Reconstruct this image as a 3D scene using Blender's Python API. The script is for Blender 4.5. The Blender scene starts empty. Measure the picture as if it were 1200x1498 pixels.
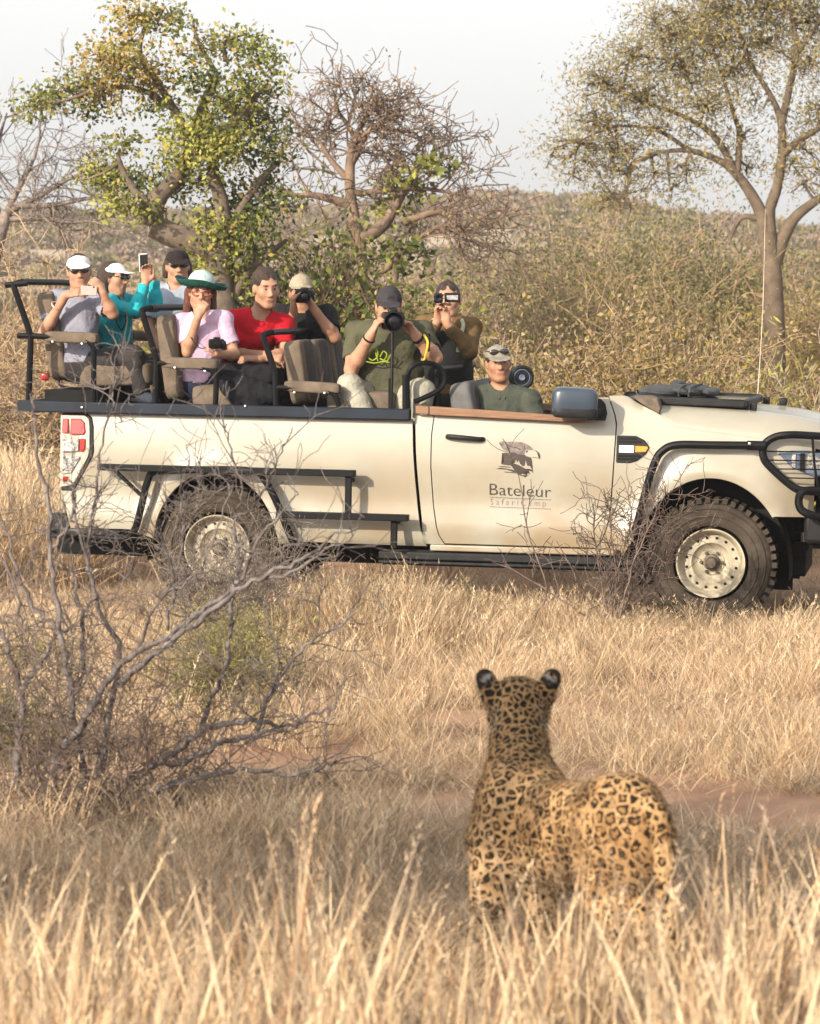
import bpy, bmesh, math, random
import numpy as np
from mathutils import Vector, Matrix, noise as mnoise

S = bpy.context.scene
COL = S.collection
R = math.radians

# ---------------------------------------------------------------- camera
F_PX, CAM_H, FRAME_W, FRAME_H = 4640.0, 1.89, 1200.0, 1498.0
PITCH = math.atan(295.0 / F_PX)
cam_d = bpy.data.cameras.new('camera')
cam = bpy.data.objects.new('camera', cam_d)
COL.objects.link(cam)
cam.location = (0, 0, CAM_H)
cam.rotation_euler = (math.pi / 2 - PITCH, 0, 0)
cam_d.sensor_fit = 'HORIZONTAL'
cam_d.sensor_width = 36.0
cam_d.lens = 36.0 * F_PX / FRAME_W
cam_d.clip_start = 0.1
cam_d.clip_end = 3000
cam_d.dof.use_dof = True
cam_d.dof.focus_distance = 19.5
cam_d.dof.aperture_fstop = 8.8
S.camera = cam

# ---------------------------------------------------------------- sky, sun, exposure
SUN_EL, SUN_AZ = 21.0, 40.0        # degrees: height, and how far left of straight behind the camera
to_sun = Vector((-math.sin(R(SUN_AZ)) * math.cos(R(SUN_EL)), -math.cos(R(SUN_AZ)) * math.cos(R(SUN_EL)), math.sin(R(SUN_EL))))
w = bpy.data.worlds.new('World'); S.world = w; w.use_nodes = True
nt = w.node_tree; nt.nodes.clear()
sky = nt.nodes.new('ShaderNodeTexSky'); sky.sky_type = 'NISHITA'; sky.sun_disc = False
sky.sun_elevation = R(SUN_EL)
sky.sun_rotation = math.atan2(to_sun.x, to_sun.y)
sky.air_density = 1.0; sky.dust_density = 6.0; sky.ozone_density = 1.0
hsv = nt.nodes.new('ShaderNodeHueSaturation'); hsv.inputs['Saturation'].default_value = 0.3; hsv.inputs['Value'].default_value = 1.0
tint = nt.nodes.new('ShaderNodeMix'); tint.data_type = 'RGBA'; tint.blend_type = 'MIX'
tint.inputs[0].default_value = 0.42
tint.inputs[7].default_value = (7.9, 7.9, 7.9, 1)      # thin high haze: an even white veil over the whole sky
bg = nt.nodes.new('ShaderNodeBackground'); bg.inputs['Strength'].default_value = 0.142
out = nt.nodes.new('ShaderNodeOutputWorld')
nt.links.new(sky.outputs[0], hsv.inputs['Color'])
nt.links.new(hsv.outputs[0], tint.inputs[6])
nt.links.new(tint.outputs[2], bg.inputs['Color'])
nt.links.new(bg.outputs[0], out.inputs['Surface'])
sun_d = bpy.data.lights.new('sun', 'SUN'); sun_d.energy = 5.0; sun_d.angle = R(0.6); sun_d.color = (1.0, 0.85, 0.66)
sun = bpy.data.objects.new('sun', sun_d); COL.objects.link(sun)
sun.rotation_euler = to_sun.to_track_quat('Z', 'Y').to_euler()
S.view_settings.view_transform = 'Standard'; S.view_settings.look = 'None'
S.view_settings.exposure = 0.76; S.view_settings.gamma = 1.0
S.view_settings.use_curve_mapping = False
S.render.engine = 'CYCLES'
S.cycles.use_denoising = True
S.cycles.max_bounces = 6; S.cycles.diffuse_bounces = 3; S.cycles.glossy_bounces = 3
S.cycles.transmission_bounces = 4; S.cycles.transparent_max_bounces = 8; S.cycles.volume_bounces = 0
S.cycles.caustics_reflective = False; S.cycles.caustics_refractive = False

# ---------------------------------------------------------------- helpers: where things stand
def ray(px, py):
    u = (px - FRAME_W / 2) / F_PX; v = (py - FRAME_H / 2) / F_PX
    return np.array([u, math.cos(PITCH) - v * math.sin(PITCH), -math.sin(PITCH) - v * math.cos(PITCH)])
def P(px, py, D):
    """point of the place measured off the photograph at a distance of D metres"""
    d = ray(px, py)
    return np.array([0, 0, CAM_H]) + d * (D / d[1])
TRUCK_O = np.array([-1.1193, 21.4838, -0.0810])
_cz, _sz, _cy, _sy = math.cos(R(-10)), math.sin(R(-10)), math.cos(.0164382), math.sin(.0164382)
TRUCK_R = np.array([[_cz, -_sz, 0], [_sz, _cz, 0], [0, 0, 1]]) @ np.array([[_cy, 0, _sy], [0, 1, 0], [-_sy, 0, _cy]])
def TL(px, py, Y=-.92):
    """the same in the truck's own axes, on its lengthwise plane Y"""
    d = TRUCK_R.T @ ray(px, py); c = TRUCK_R.T @ (np.array([0, 0, CAM_H]) - TRUCK_O)
    return c + d * ((Y - c[1]) / d[1])
def TW(p):
    return TRUCK_R @ np.asarray(p, float) + TRUCK_O
def VP(px, py, Y):
    return TW(TL(px, py, Y))

# ---------------------------------------------------------------- helpers: materials
def lin(r, g, b):
    f = lambda c: (c / 255 / 12.92) if c / 255 <= .04045 else ((c / 255 + .055) / 1.055) ** 2.4
    return (f(r), f(g), f(b), 1)
MATS = {}
def mat(name, col, rough=.6, var=.15, vscale=6., bump=0., bscale=40., spec=.4, metal=0., coat=0., col2=None, trans=0., rnd=0., detail=4, aniso=None, coord='Object'):
    m = bpy.data.materials.new(name); m.use_nodes = True; MATS[name] = m
    t = m.node_tree; b = t.nodes['Principled BSDF']; N = t.nodes.new; Lk = t.links.new
    c4 = tuple(col[:3]) + (1,)
    if col2 is None:
        col2 = tuple(max(0, x * (1 - 2 * var)) for x in col[:3]) + (1,)
        c4 = tuple(min(1, x * (1 + var)) for x in col[:3]) + (1,)
    else:
        col2 = tuple(col2[:3]) + (1,)
    tc = N('ShaderNodeTexCoord')
    src = tc.outputs[coord]
    if aniso:
        mp = N('ShaderNodeMapping'); mp.inputs['Scale'].default_value = aniso; Lk(src, mp.inputs[0]); src = mp.outputs[0]
    nz = N('ShaderNodeTexNoise'); nz.inputs['Scale'].default_value = vscale; nz.inputs['Detail'].default_value = detail; nz.inputs['Roughness'].default_value = .6
    Lk(src, nz.inputs['Vector'])
    rp = N('ShaderNodeMapRange'); rp.inputs[1].default_value = .3; rp.inputs[2].default_value = .7
    Lk(nz.outputs[0], rp.inputs[0])
    mx = N('ShaderNodeMix'); mx.data_type = 'RGBA'; mx.inputs[6].default_value = col2; mx.inputs[7].default_value = c4
    Lk(rp.outputs[0], mx.inputs[0])
    last = mx.outputs[2]
    if rnd:
        oi = N('ShaderNodeObjectInfo'); mr = N('ShaderNodeMapRange'); mr.inputs[3].default_value = 1 - rnd; mr.inputs[4].default_value = 1 + rnd
        Lk(oi.outputs['Random'], mr.inputs[0])
        h = N('ShaderNodeHueSaturation'); Lk(mr.outputs[0], h.inputs['Value']); Lk(last, h.inputs['Color']); last = h.outputs[0]
    Lk(last, b.inputs['Base Color'])
    b.inputs['Roughness'].default_value = rough; b.inputs['Specular IOR Level'].default_value = spec; b.inputs['Metallic'].default_value = metal
    b.inputs['Coat Weight'].default_value = coat; b.inputs['Coat Roughness'].default_value = .12
    if bump:
        n2 = N('ShaderNodeTexNoise'); n2.inputs['Scale'].default_value = bscale; n2.inputs['Detail'].default_value = 5
        Lk(src, n2.inputs['Vector'])
        bp = N('ShaderNodeBump'); bp.inputs['Strength'].default_value = bump; bp.inputs['Distance'].default_value = .02
        Lk(n2.outputs[0], bp.inputs['Height']); Lk(bp.outputs[0], b.inputs['Normal'])
    if trans:
        tr = N('ShaderNodeBsdfTranslucent'); Lk(last, tr.inputs['Color'])
        ms = N('ShaderNodeMixShader'); ms.inputs[0].default_value = trans
        o = t.nodes['Material Output']
        Lk(b.outputs[0], ms.inputs[1]); Lk(tr.outputs[0], ms.inputs[2]); Lk(ms.outputs[0], o.inputs['Surface'])
    return m

# ---------------------------------------------------------------- helpers: meshes
def link_mesh(name, me, parent=None):
    o = bpy.data.objects.new(name, me); COL.objects.link(o)
    if parent is not None: o.parent = parent
    return o
def np_mesh(name, V, Fc, mats, midx=None, smooth=True):
    """V (n,3), Fc list of index arrays that all have one width, or a list of such arrays"""
    if not isinstance(Fc, list): Fc = [Fc]
    Fc = [np.asarray(f, dtype=np.int32) for f in Fc if len(f)]
    me = bpy.data.meshes.new(name)
    V = np.asarray(V, dtype=np.float32)
    tot = np.concatenate([np.full(len(f), f.shape[1], np.int32) for f in Fc])
    loops = np.concatenate([f.ravel() for f in Fc])
    start = np.concatenate([[0], np.cumsum(tot)[:-1]]).astype(np.int32)
    me.vertices.add(len(V)); me.vertices.foreach_set('co', V.ravel())
    me.loops.add(len(loops)); me.loops.foreach_set('vertex_index', loops)
    me.polygons.add(len(tot)); me.polygons.foreach_set('loop_start', start); me.polygons.foreach_set('loop_total', tot)
    for m in (mats if isinstance(mats, (list, tuple)) else [mats]): me.materials.append(m)
    if midx is not None: me.polygons.foreach_set('material_index', np.asarray(midx, np.int32))
    if smooth: me.polygons.foreach_set('use_smooth', np.ones(len(tot), bool))
    me.update(calc_edges=True); me.validate()
    return me
def tag(o, label=None, cat=None, group=None, kind=None):
    if label: o['label'] = label
    if cat: o['category'] = cat
    if group: o['group'] = group
    if kind: o['kind'] = kind
    return o
def empty(name, loc=(0, 0, 0)):
    o = bpy.data.objects.new(name, None); COL.objects.link(o); o.location = Vector(loc); o.empty_display_size = .1
    return o
def spline(pts, n):
    """Catmull-Rom through the points, n samples per span"""
    p = np.asarray(pts, float)
    if len(p) < 3:
        t = np.linspace(0, 1, n + 1)[:, None]; return p[0] * (1 - t) + p[-1] * t
    q = np.vstack([2 * p[0] - p[1], p, 2 * p[-1] - p[-2]]); o = []
    for i in range(1, len(q) - 2):
        for t in np.linspace(0, 1, n, endpoint=False):
            a, b, c, d = q[i - 1], q[i], q[i + 1], q[i + 2]
            o.append(.5 * (2 * b + (c - a) * t + (2 * a - 5 * b + 4 * c - d) * t * t + (3 * b - a - 3 * c + d) * t ** 3))
    o.append(p[-1]); return np.array(o)
class MB:
    """collects shapes, then builds ONE mesh object"""
    def __init__(s): s.v = []; s.f = []; s.m = []; s.n = 0
    def add(s, V, Fs, mi=0):
        V = np.asarray(V, float).reshape(-1, 3); s.v.append(V)
        for f in Fs: s.f.append([int(i) + s.n for i in f]); s.m.append(mi)
        s.n += len(V)
    def box(s, c, size, rot=None, mi=0):
        h = np.array(size) / 2
        V = np.array([[x, y, z] for x in (-1, 1) for y in (-1, 1) for z in (-1, 1)]) * h
        if rot is not None: V = V @ np.asarray(rot).T
        s.add(V + np.asarray(c, float), [(0, 1, 3, 2), (4, 6, 7, 5), (0, 4, 5, 1), (2, 3, 7, 6), (0, 2, 6, 4), (1, 5, 7, 3)], mi)
    def tube(s, pts, r, n=8, mi=0, caps=True, closed=False):
        p = np.asarray(pts, float); m = len(p); r = np.broadcast_to(np.asarray(r, float), (m,))
        T = np.roll(p, -1, 0) - np.roll(p, 1, 0) if closed else np.gradient(p, axis=0)
        T /= np.linalg.norm(T, axis=1)[:, None] + 1e-12
        a = np.array([0, 0, 1.]) if abs(T[0][2]) < .9 else np.array([1., 0, 0])
        U = np.cross(T[0], a); U /= np.linalg.norm(U); V = []
        ang = np.arange(n) * 2 * math.pi / n; ca, sa = np.cos(ang)[:, None], np.sin(ang)[:, None]
        for i in range(m):
            U = U - T[i] * U.dot(T[i]); U /= np.linalg.norm(U) + 1e-12; W = np.cross(T[i], U)
            V.append(p[i] + r[i] * (ca * U + sa * W))
        Fs = []
        for i in range(m if closed else m - 1):
            j = (i + 1) % m
            for k in range(n):
                l = (k + 1) % n; Fs.append((i * n + k, i * n + l, j * n + l, j * n + k))
        if caps and not closed: Fs += [tuple(range(n))[::-1], tuple((m - 1) * n + k for k in range(n))]
        s.add(np.vstack(V), Fs, mi)
    def rod(s, pts, r, n=8, k=6, mi=0):
        s.tube(spline(pts, k), r, n, mi)
    def lathe(s, prof, c, n=32, mi=0, axis='y', closed=False):
        """profile (radius, along axis) turned about a line through c"""
        V = []; m = len(prof)
        for i in range(n):
            a = 2 * math.pi * i / n
            for r_, h in prof:
                q = (r_ * math.cos(a), h, r_ * math.sin(a)) if axis == 'y' else (r_ * math.cos(a), r_ * math.sin(a), h) if axis == 'z' else (h, r_ * math.cos(a), r_ * math.sin(a))
                V.append(np.add(q, c))
        Fs = []
        for i in range(n):
            j = (i + 1) % n
            for k in range(m if closed else m - 1):
                l = (k + 1) % m; Fs.append((i * m + k, j * m + k, j * m + l, i * m + l))
        s.add(V, Fs, mi)
    def prism(s, poly, y0, y1, mi=0, fn=None):
        """outline in (x, z), from depth y0 to y1"""
        n = len(poly); V = [(x, y0, z) for x, z in poly] + [(x, y1, z) for x, z in poly]
        if fn: V = [fn(*q) for q in V]
        s.add(V, [tuple(range(n)), tuple(range(2 * n - 1, n - 1, -1))] + [(i, i + n, (i + 1) % n + n, (i + 1) % n) for i in range(n)], mi)
    def grid(s, G, mi=0):
        G = np.asarray(G, float); a, b = G.shape[:2]
        s.add(G.reshape(-1, 3), [(i * b + j, (i + 1) * b + j, (i + 1) * b + j + 1, i * b + j + 1) for i in range(a - 1) for j in range(b - 1)], mi)
    def pad(s, c, size, rot=None, e=.35, n=10, mi=0, bulge=0.):
        """a soft cushion: rounded box"""
        V = []; nu, nv = n * 2, n
        sp = lambda x, q: math.copysign(abs(x) ** q, x)
        for i in range(nv + 1):
            ph = -math.pi / 2 + math.pi * i / nv
            for j in range(nu):
                th = 2 * math.pi * j / nu + math.pi / nu
                V.append((sp(math.cos(ph), e) * sp(math.cos(th), e), sp(math.cos(ph), e) * sp(math.sin(th), e), sp(math.sin(ph), e)))
        V = np.array(V) * (np.array(size) / 2)
        if rot is not None: V = V @ np.asarray(rot).T
        Fs = [(i * nu + j, i * nu + (j + 1) % nu, (i + 1) * nu + (j + 1) % nu, (i + 1) * nu + j) for i in range(nv) for j in range(nu)]
        s.add(V + np.asarray(c, float), Fs, mi)
    def build(s, name, mats, parent=None, bevel=0., sharp=35., org=None, solid=0.):
        me = bpy.data.meshes.new(name); V = np.vstack(s.v)
        if org is not None: V = V - np.asarray(org)
        me.from_pydata(V.tolist(), [], s.f)
        for m in (mats if isinstance(mats, (list, tuple)) else [mats]): me.materials.append(m)
        me.polygons.foreach_set('material_index', np.array(s.m, np.int32))
        bm = bmesh.new(); bm.from_mesh(me); bmesh.ops.recalc_face_normals(bm, faces=bm.faces); bm.to_mesh(me); bm.free()
        me.polygons.foreach_set('use_smooth', np.ones(len(me.polygons), bool))
        me.set_sharp_from_angle(angle=R(sharp)); me.update()
        o = link_mesh(name, me, parent)
        if solid:
            q = o.modifiers.new('shell', 'SOLIDIFY'); q.thickness = solid; q.offset = 0
        if bevel:
            q = o.modifiers.new('edge', 'BEVEL'); q.width = bevel; q.segments = 2; q.limit_method = 'ANGLE'; q.angle_limit = R(40); q.harden_normals = False
        return o
def rot_xyz(x=0, y=0, z=0):
    from mathutils import Euler
    return np.array(Euler((R(x), R(y), R(z))).to_matrix())

# ---------------------------------------------------------------- helpers: soft bodies from blended volumes
class SDF:
    def __init__(s): s.p = []
    def cap(s, a, b, ra, rb, tag='skin', k=.02, op='+', bias=0.):
        s.p.append(dict(t='c', a=np.array(a, float), b=np.array(b, float), ra=ra, rb=rb, tag=tag, k=k, op=op, bias=bias)); return s
    def ell(s, c, r, rot=None, tag='skin', k=.02, op='+', bias=0.):
        s.p.append(dict(t='e', c=np.array(c, float), r=np.array(r, float), rot=np.eye(3) if rot is None else np.array(rot), tag=tag, k=k, op=op, bias=bias)); return s
    def cut(s, c, n):
        """throws away what lies beyond the plane through c along n"""
        s.p.append(dict(t='p', c=np.array(c, float), n=np.array(n, float) / np.linalg.norm(n), tag=None, k=.004, op='cut', bias=0)); return s
    @staticmethod
    def dist(q, X):
        if q['t'] == 'c':
            ab = q['b'] - q['a']; t = np.clip(((X - q['a']) @ ab) / (ab @ ab + 1e-12), 0, 1)
            return np.linalg.norm(X - q['a'] - t[..., None] * ab, axis=-1) - (q['ra'] + (q['rb'] - q['ra']) * t)
        if q['t'] == 'e':
            Y = (X - q['c']) @ q['rot']; k0 = np.linalg.norm(Y / q['r'], axis=-1); k1 = np.linalg.norm(Y / q['r'] ** 2, axis=-1)
            return np.where(k1 < 1e-9, -q['r'].min(), k0 * (k0 - 1) / (k1 + 1e-12))
        return (X - q['c']) @ q['n']
    @staticmethod
    def bb(q):
        if q['t'] == 'c':
            r = max(q['ra'], q['rb']); return np.minimum(q['a'], q['b']) - r, np.maximum(q['a'], q['b']) + r
        e = np.abs(q['rot']) @ q['r']; return q['c'] - e, q['c'] + e
    def mesh(s, h):
        P_ = [q for q in s.p if q['op'] == '+']; lo = np.min([s.bb(q)[0] for q in P_], 0) - 3 * h; hi = np.max([s.bb(q)[1] for q in P_], 0) + 3 * h
        ax = [np.arange(lo[i], hi[i] + h, h) for i in range(3)]
        D = np.full([len(a) for a in ax], .2)
        for q in s.p:
            if q['op'] == 'paint': continue
            if q['t'] == 'p': sl = (slice(None),) * 3
            else:
                m = q['k'] + 3 * h; b0, b1 = s.bb(q)
                sl = tuple(slice(max(0, int((b0[i] - m - lo[i]) / h)), max(1, int((b1[i] + m - lo[i]) / h) + 2)) for i in range(3))
            X = np.stack(np.meshgrid(*[ax[i][sl[i]] for i in range(3)], indexing='ij'), -1)
            if 0 in X.shape: continue
            d = s.dist(q, X); o = D[sl]; k = q['k']
            if q['op'] == '+':
                hh = np.clip(.5 + .5 * (o - d) / k, 0, 1); D[sl] = o * (1 - hh) + d * hh - k * hh * (1 - hh)
            elif q['op'] == '-':
                d = -d; hh = np.clip(.5 - .5 * (o - d) / k, 0, 1); D[sl] = o * (1 - hh) + d * hh + k * hh * (1 - hh)
            else: D[sl] = np.maximum(o, d)
        g = D < 0; n0, n1, n2 = g.shape
        c = sum(g[i:n0 - 1 + i, j:n1 - 1 + j, k:n2 - 1 + k].astype(np.int8) for i in (0, 1) for j in (0, 1) for k in (0, 1))
        I = np.argwhere((c > 0) & (c < 8)); idx = np.full(c.shape, -1, np.int64); idx[tuple(I.T)] = np.arange(len(I))
        acc = np.zeros((len(I), 3)); cnt = np.zeros(len(I))
        co = [(i, j, k) for i in (0, 1) for j in (0, 1) for k in (0, 1)]
        dv = {q: D[I[:, 0] + q[0], I[:, 1] + q[1], I[:, 2] + q[2]] for q in co}
        for a in co:
            for x in range(3):
                if a[x] == 0:
                    b = list(a); b[x] = 1; b = tuple(b); da, db = dv[a], dv[b]; cr = (da < 0) != (db < 0)
                    t = np.where(cr, da / np.where(cr, da - db, 1), 0)
                    acc += np.where(cr[:, None], np.array(a) + t[:, None] * (np.array(b) - np.array(a)), 0); cnt += cr
        V = (I + acc / cnt[:, None]) * h + lo
        Fs = []
        for x in range(3):
            y, z = [(1, 2), (2, 0), (0, 1)][x]
            sa = [slice(None)] * 3; sb = [slice(None)] * 3; sa[x] = slice(0, -1); sb[x] = slice(1, None)
            A, B = g[tuple(sa)], g[tuple(sb)]
            for flip in (False, True):
                E = np.argwhere((A & ~B) if not flip else (~A & B))
                E = E[(E[:, y] > 0) & (E[:, z] > 0) & (E[:, y] < g.shape[y] - 1) & (E[:, z] < g.shape[z] - 1)]
                if not len(E): continue
                def at(oy, oz):
                    q = E.copy(); q[:, y] -= oy; q[:, z] -= oz; return idx[tuple(q.T)]
                quad = np.stack([at(1, 1), at(0, 1), at(0, 0), at(1, 0)], 1)
                Fs.append(quad[:, ::-1] if flip else quad)
        return V, np.vstack(Fs)
    def tags(s, X, names):
        best = np.full(len(X), 1e9); who = np.zeros(len(X), int)
        for q in s.p:
            if q['tag'] is None or q['op'] == '-' : continue
            d = s.dist(q, X) - q['bias']
            if q['op'] == 'paint': m = d < 0; who[m] = names.index(q['tag']); best[m] = -9; continue
            m = d < best; best[m] = d[m]; who[m] = names.index(q['tag'])
        return who
def relax(V, Fq, it=1):
    """light smoothing of a quad mesh"""
    for _ in range(it):
        A = np.zeros_like(V); n = np.zeros(len(V))
        for a, b in ((0, 1), (1, 2), (2, 3), (3, 0)):
            np.add.at(A, Fq[:, a], V[Fq[:, b]]); np.add.at(A, Fq[:, b], V[Fq[:, a]]); np.add.at(n, Fq[:, a], 1); np.add.at(n, Fq[:, b], 1)
        V = V * .5 + .5 * A / np.maximum(n, 1)[:, None]
    return V
def vnormals(V, Fq):
    fn = np.cross(V[Fq[:, 2]] - V[Fq[:, 0]], V[Fq[:, 3]] - V[Fq[:, 1]]); N = np.zeros_like(V)
    for k in range(4): np.add.at(N, Fq[:, k], fn)
    return N / (np.linalg.norm(N, axis=1)[:, None] + 1e-12)
def wav(X, f, seed=0):
    r = np.random.RandomState(seed); o = np.zeros(len(X))
    for _ in range(7):
        k = r.normal(size=3) * f; o += np.sin(X @ k + r.uniform(0, 6.28))
    return o / 7
# ================================================================ materials
M_paint = mat('cream_paint', (.262, .249, .202), .38, .06, 2.2, spec=.45, coat=.55, bump=.02, bscale=8)
def dusty_paint():
    """cream paint with trail dust thrown up in uneven patches along the lower body"""
    m = M_paint; t = m.node_tree; b = t.nodes['Principled BSDF']; N = t.nodes.new
    old = b.inputs['Base Color'].links[0].from_socket
    tc = N('ShaderNodeTexCoord'); sp = N('ShaderNodeSeparateXYZ'); t.links.new(tc.outputs['Object'], sp.inputs[0])
    nz = N('ShaderNodeTexNoise'); nz.inputs['Scale'].default_value = 3.; nz.inputs['Detail'].default_value = 6; t.links.new(tc.outputs['Object'], nz.inputs['Vector'])
    mr = N('ShaderNodeMapRange'); mr.inputs[1].default_value = 1.15; mr.inputs[2].default_value = .42; t.links.new(sp.outputs['Z'], mr.inputs[0])
    mu = N('ShaderNodeMath'); mu.operation = 'MULTIPLY'; mu.use_clamp = True
    n4 = N('ShaderNodeMapRange'); n4.inputs[1].default_value = .38; n4.inputs[2].default_value = .62; t.links.new(nz.outputs[0], n4.inputs[0])
    ad = N('ShaderNodeMath'); ad.operation = 'ADD'; ad.inputs[1].default_value = .12; t.links.new(mr.outputs[0], ad.inputs[0])
    t.links.new(ad.outputs[0], mu.inputs[0]); t.links.new(n4.outputs[0], mu.inputs[1])
    mx = N('ShaderNodeMix'); mx.data_type = 'RGBA'; mx.inputs[7].default_value = (.215, .165, .105, 1); t.links.new(mu.outputs[0], mx.inputs[0]); t.links.new(old, mx.inputs[6])
    n5 = N('ShaderNodeTexNoise'); n5.inputs['Scale'].default_value = 5.; n5.inputs['Detail'].default_value = 8; n5.inputs['Roughness'].default_value = .75
    mp = N('ShaderNodeMapping'); mp.inputs['Scale'].default_value = (.6, 1, 5.); mp.inputs['Rotation'].default_value = (0, .12, 0); t.links.new(tc.outputs['Object'], mp.inputs[0]); t.links.new(mp.outputs[0], n5.inputs['Vector'])
    r5 = N('ShaderNodeMapRange'); r5.inputs[1].default_value = .60; r5.inputs[2].default_value = .78; r5.inputs[4].default_value = .35; t.links.new(n5.outputs[0], r5.inputs[0])
    m5 = N('ShaderNodeMix'); m5.data_type = 'RGBA'; m5.inputs[7].default_value = (.17, .135, .09, 1); t.links.new(r5.outputs[0], m5.inputs[0]); t.links.new(mx.outputs[2], m5.inputs[6]); mx = m5
    t.links.new(mx.outputs[2], b.inputs['Base Color'])
dusty_paint()
M_black = mat('black_tube_paint', (.004, .0045, .0055), .5, .2, 9, spec=.12, bump=.02)
M_rail = mat('blue_black_rail', (.007, .012, .022), .5, .25, 5, spec=.18)
M_dark = mat('dark_chassis', (.008, .008, .008), .85, .3, 5, spec=.2)
M_rubber = mat('dusty_tyre_rubber', (.045, .036, .028), .9, .35, 5, spec=.2, bump=.15, bscale=60)
M_rim = mat('cream_wheel_steel', (.34, .30, .225), .6, .28, 5, spec=.35)
M_hub = mat('dusty_hub', (.10, .08, .06), .6, .3, 20, metal=.4)
M_plastic = mat('dark_plastic', (.012, .0125, .0135), .55, .25, 10, spec=.18)
M_mirror = mat('blue_grey_mirror_shell', (.03, .043, .064), .3, .1, 4, spec=.4, coat=.15)
M_wood = mat('door_sill_wood', (.20, .105, .055), .55, .3, 5, col2=(.11, .055, .028), aniso=(1.5, 20, 26), bump=.08)
M_red = mat('red_lens', (.40, .012, .010), .2, .3, 60, coat=.2)
M_clear = mat('clear_lens', (.34, .34, .33), .2, .45, 50, coat=.3, bump=.3, bscale=120)
M_orange = mat('orange_lens', (.75, .22, .01), .15, .1, 40, coat=.5)
M_white = mat('white_badge', (.75, .75, .72), .4, .05, 20)
M_lamp = mat('headlamp_glass', (.10, .13, .19), .06, .3, 12, spec=.8, coat=1.)
M_seat = mat('brown_seat_canvas', (.12, .094, .070), .85, .18, 9, bump=.25, bscale=90, spec=.2)
M_seat2 = mat('charcoal_seat_canvas', (.058, .049, .044), .9, .2, 9, bump=.25, bscale=90, spec=.2)
M_grey = mat('grey_seat_canvas', (.10, .10, .10), .9, .15, 8, bump=.2, bscale=70, spec=.2)
M_ink = mat('dark_brown_print', (.028, .018, .014), .6, .2, 60)
M_ink2 = mat('faded_print', (.13, .105, .10), .6, .3, 60)
M_whip = mat('pale_antenna', (.5, .42, .34), .5)
M_glass = mat('folded_windscreen_glass', (.05, .06, .07), .08, .1, 4, spec=.7, coat=.6)
M_steel = mat('bright_bolt', (.6, .6, .6), .3, .1, 10, metal=.9)

# ================================================================ the truck
truck = empty('safari_truck', TRUCK_O)
truck.matrix_world = Matrix.Translation(Vector(TRUCK_O)) @ Matrix(TRUCK_R.tolist()).to_4x4()
tag(truck, 'open cream safari truck with black tube seat frames and an eagle crest on its door', 'truck')

_gz = [(.30, .10), (.40, .06), (.50, .025), (.60, .006), (.70, .016), (.78, .022), (.88, .010), (1.0, .0), (1.12, .004), (1.22, .014), (1.32, .03), (1.40, .05), (1.48, .085)]
def side_y(x, z):
    """how far out the painted side stands at a height"""
    g = np.interp(z, [a for a, _ in _gz], [b for _, b in _gz])
    nose = max(0., x - 3.55) ** 2 * .85
    fl = 0.
    for cx, rx, rz, amp in ((0., .45, .56, .022), (3.22, .50, .61, .035)):
        d = math.sqrt(((x - cx) / rx) ** 2 + (max(0, z - .385) / rz) ** 2)
        fl = max(fl, amp * math.exp(-((d - 1) / .17) ** 2))
    return .925 - g - nose + fl
ip = lambda x, t: float(np.interp(x, [a for a, _ in t], [b for _, b in t]))
def arch(x, cx, rx, rz): 
    q = 1 - ((x - cx) / rx) ** 2
    return .385 + rz * math.sqrt(q) if q > 0 else -9
def panel(name, xl, xr, zb, zt, nx, nz, mirror=False, ret=.05, extra_x=(), mats=None):
    """painted sheet between two side edges xl(z), xr(z) and two long edges zb(x), zt(x), its rims folded inwards"""
    zmid = .9; x0, x1 = xl(zmid), xr(zmid)
    xs = sorted(set(list(np.linspace(x0, x1, nx)) + [x for x in extra_x if x0 < x < x1]))
    G = []
    def at(x, z, w):
        X = x + (xl(z) - x0) * max(0, 1 - w * 3) + (xr(z) - x1) * max(0, 1 - (1 - w) * 3)
        return X
    for x in xs:
        w_ = (x - x0) / (x1 - x0); b, t = zb(x), zt(x); col = []
        for k in range(nz):
            z = b + (t - b) * k / (nz - 1); X = at(x, z, w_); col.append((X, -side_y(X, z), z))
        c0, c1 = col[0], col[-1]
        col = [(c0[0], c0[1] + ret, c0[2] - .002), (c0[0], c0[1] + .008, c0[2] - .004)] + col + [(c1[0], c1[1] + .006, c1[2] + .003), (c1[0], c1[1] + ret, c1[2] + .002)]
        G.append(col)
    e0 = [(a, b + ret * .6, c) for a, b, c in G[0]]; e1 = [(a, b + ret * .6, c) for a, b, c in G[-1]]
    G = np.array([e0] + G + [e1])
    if mirror: G = G * [1, -1, 1]
    mb = MB(); mb.grid(G); return mb.build(name, mats or M_paint, truck, sharp=50)

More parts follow.
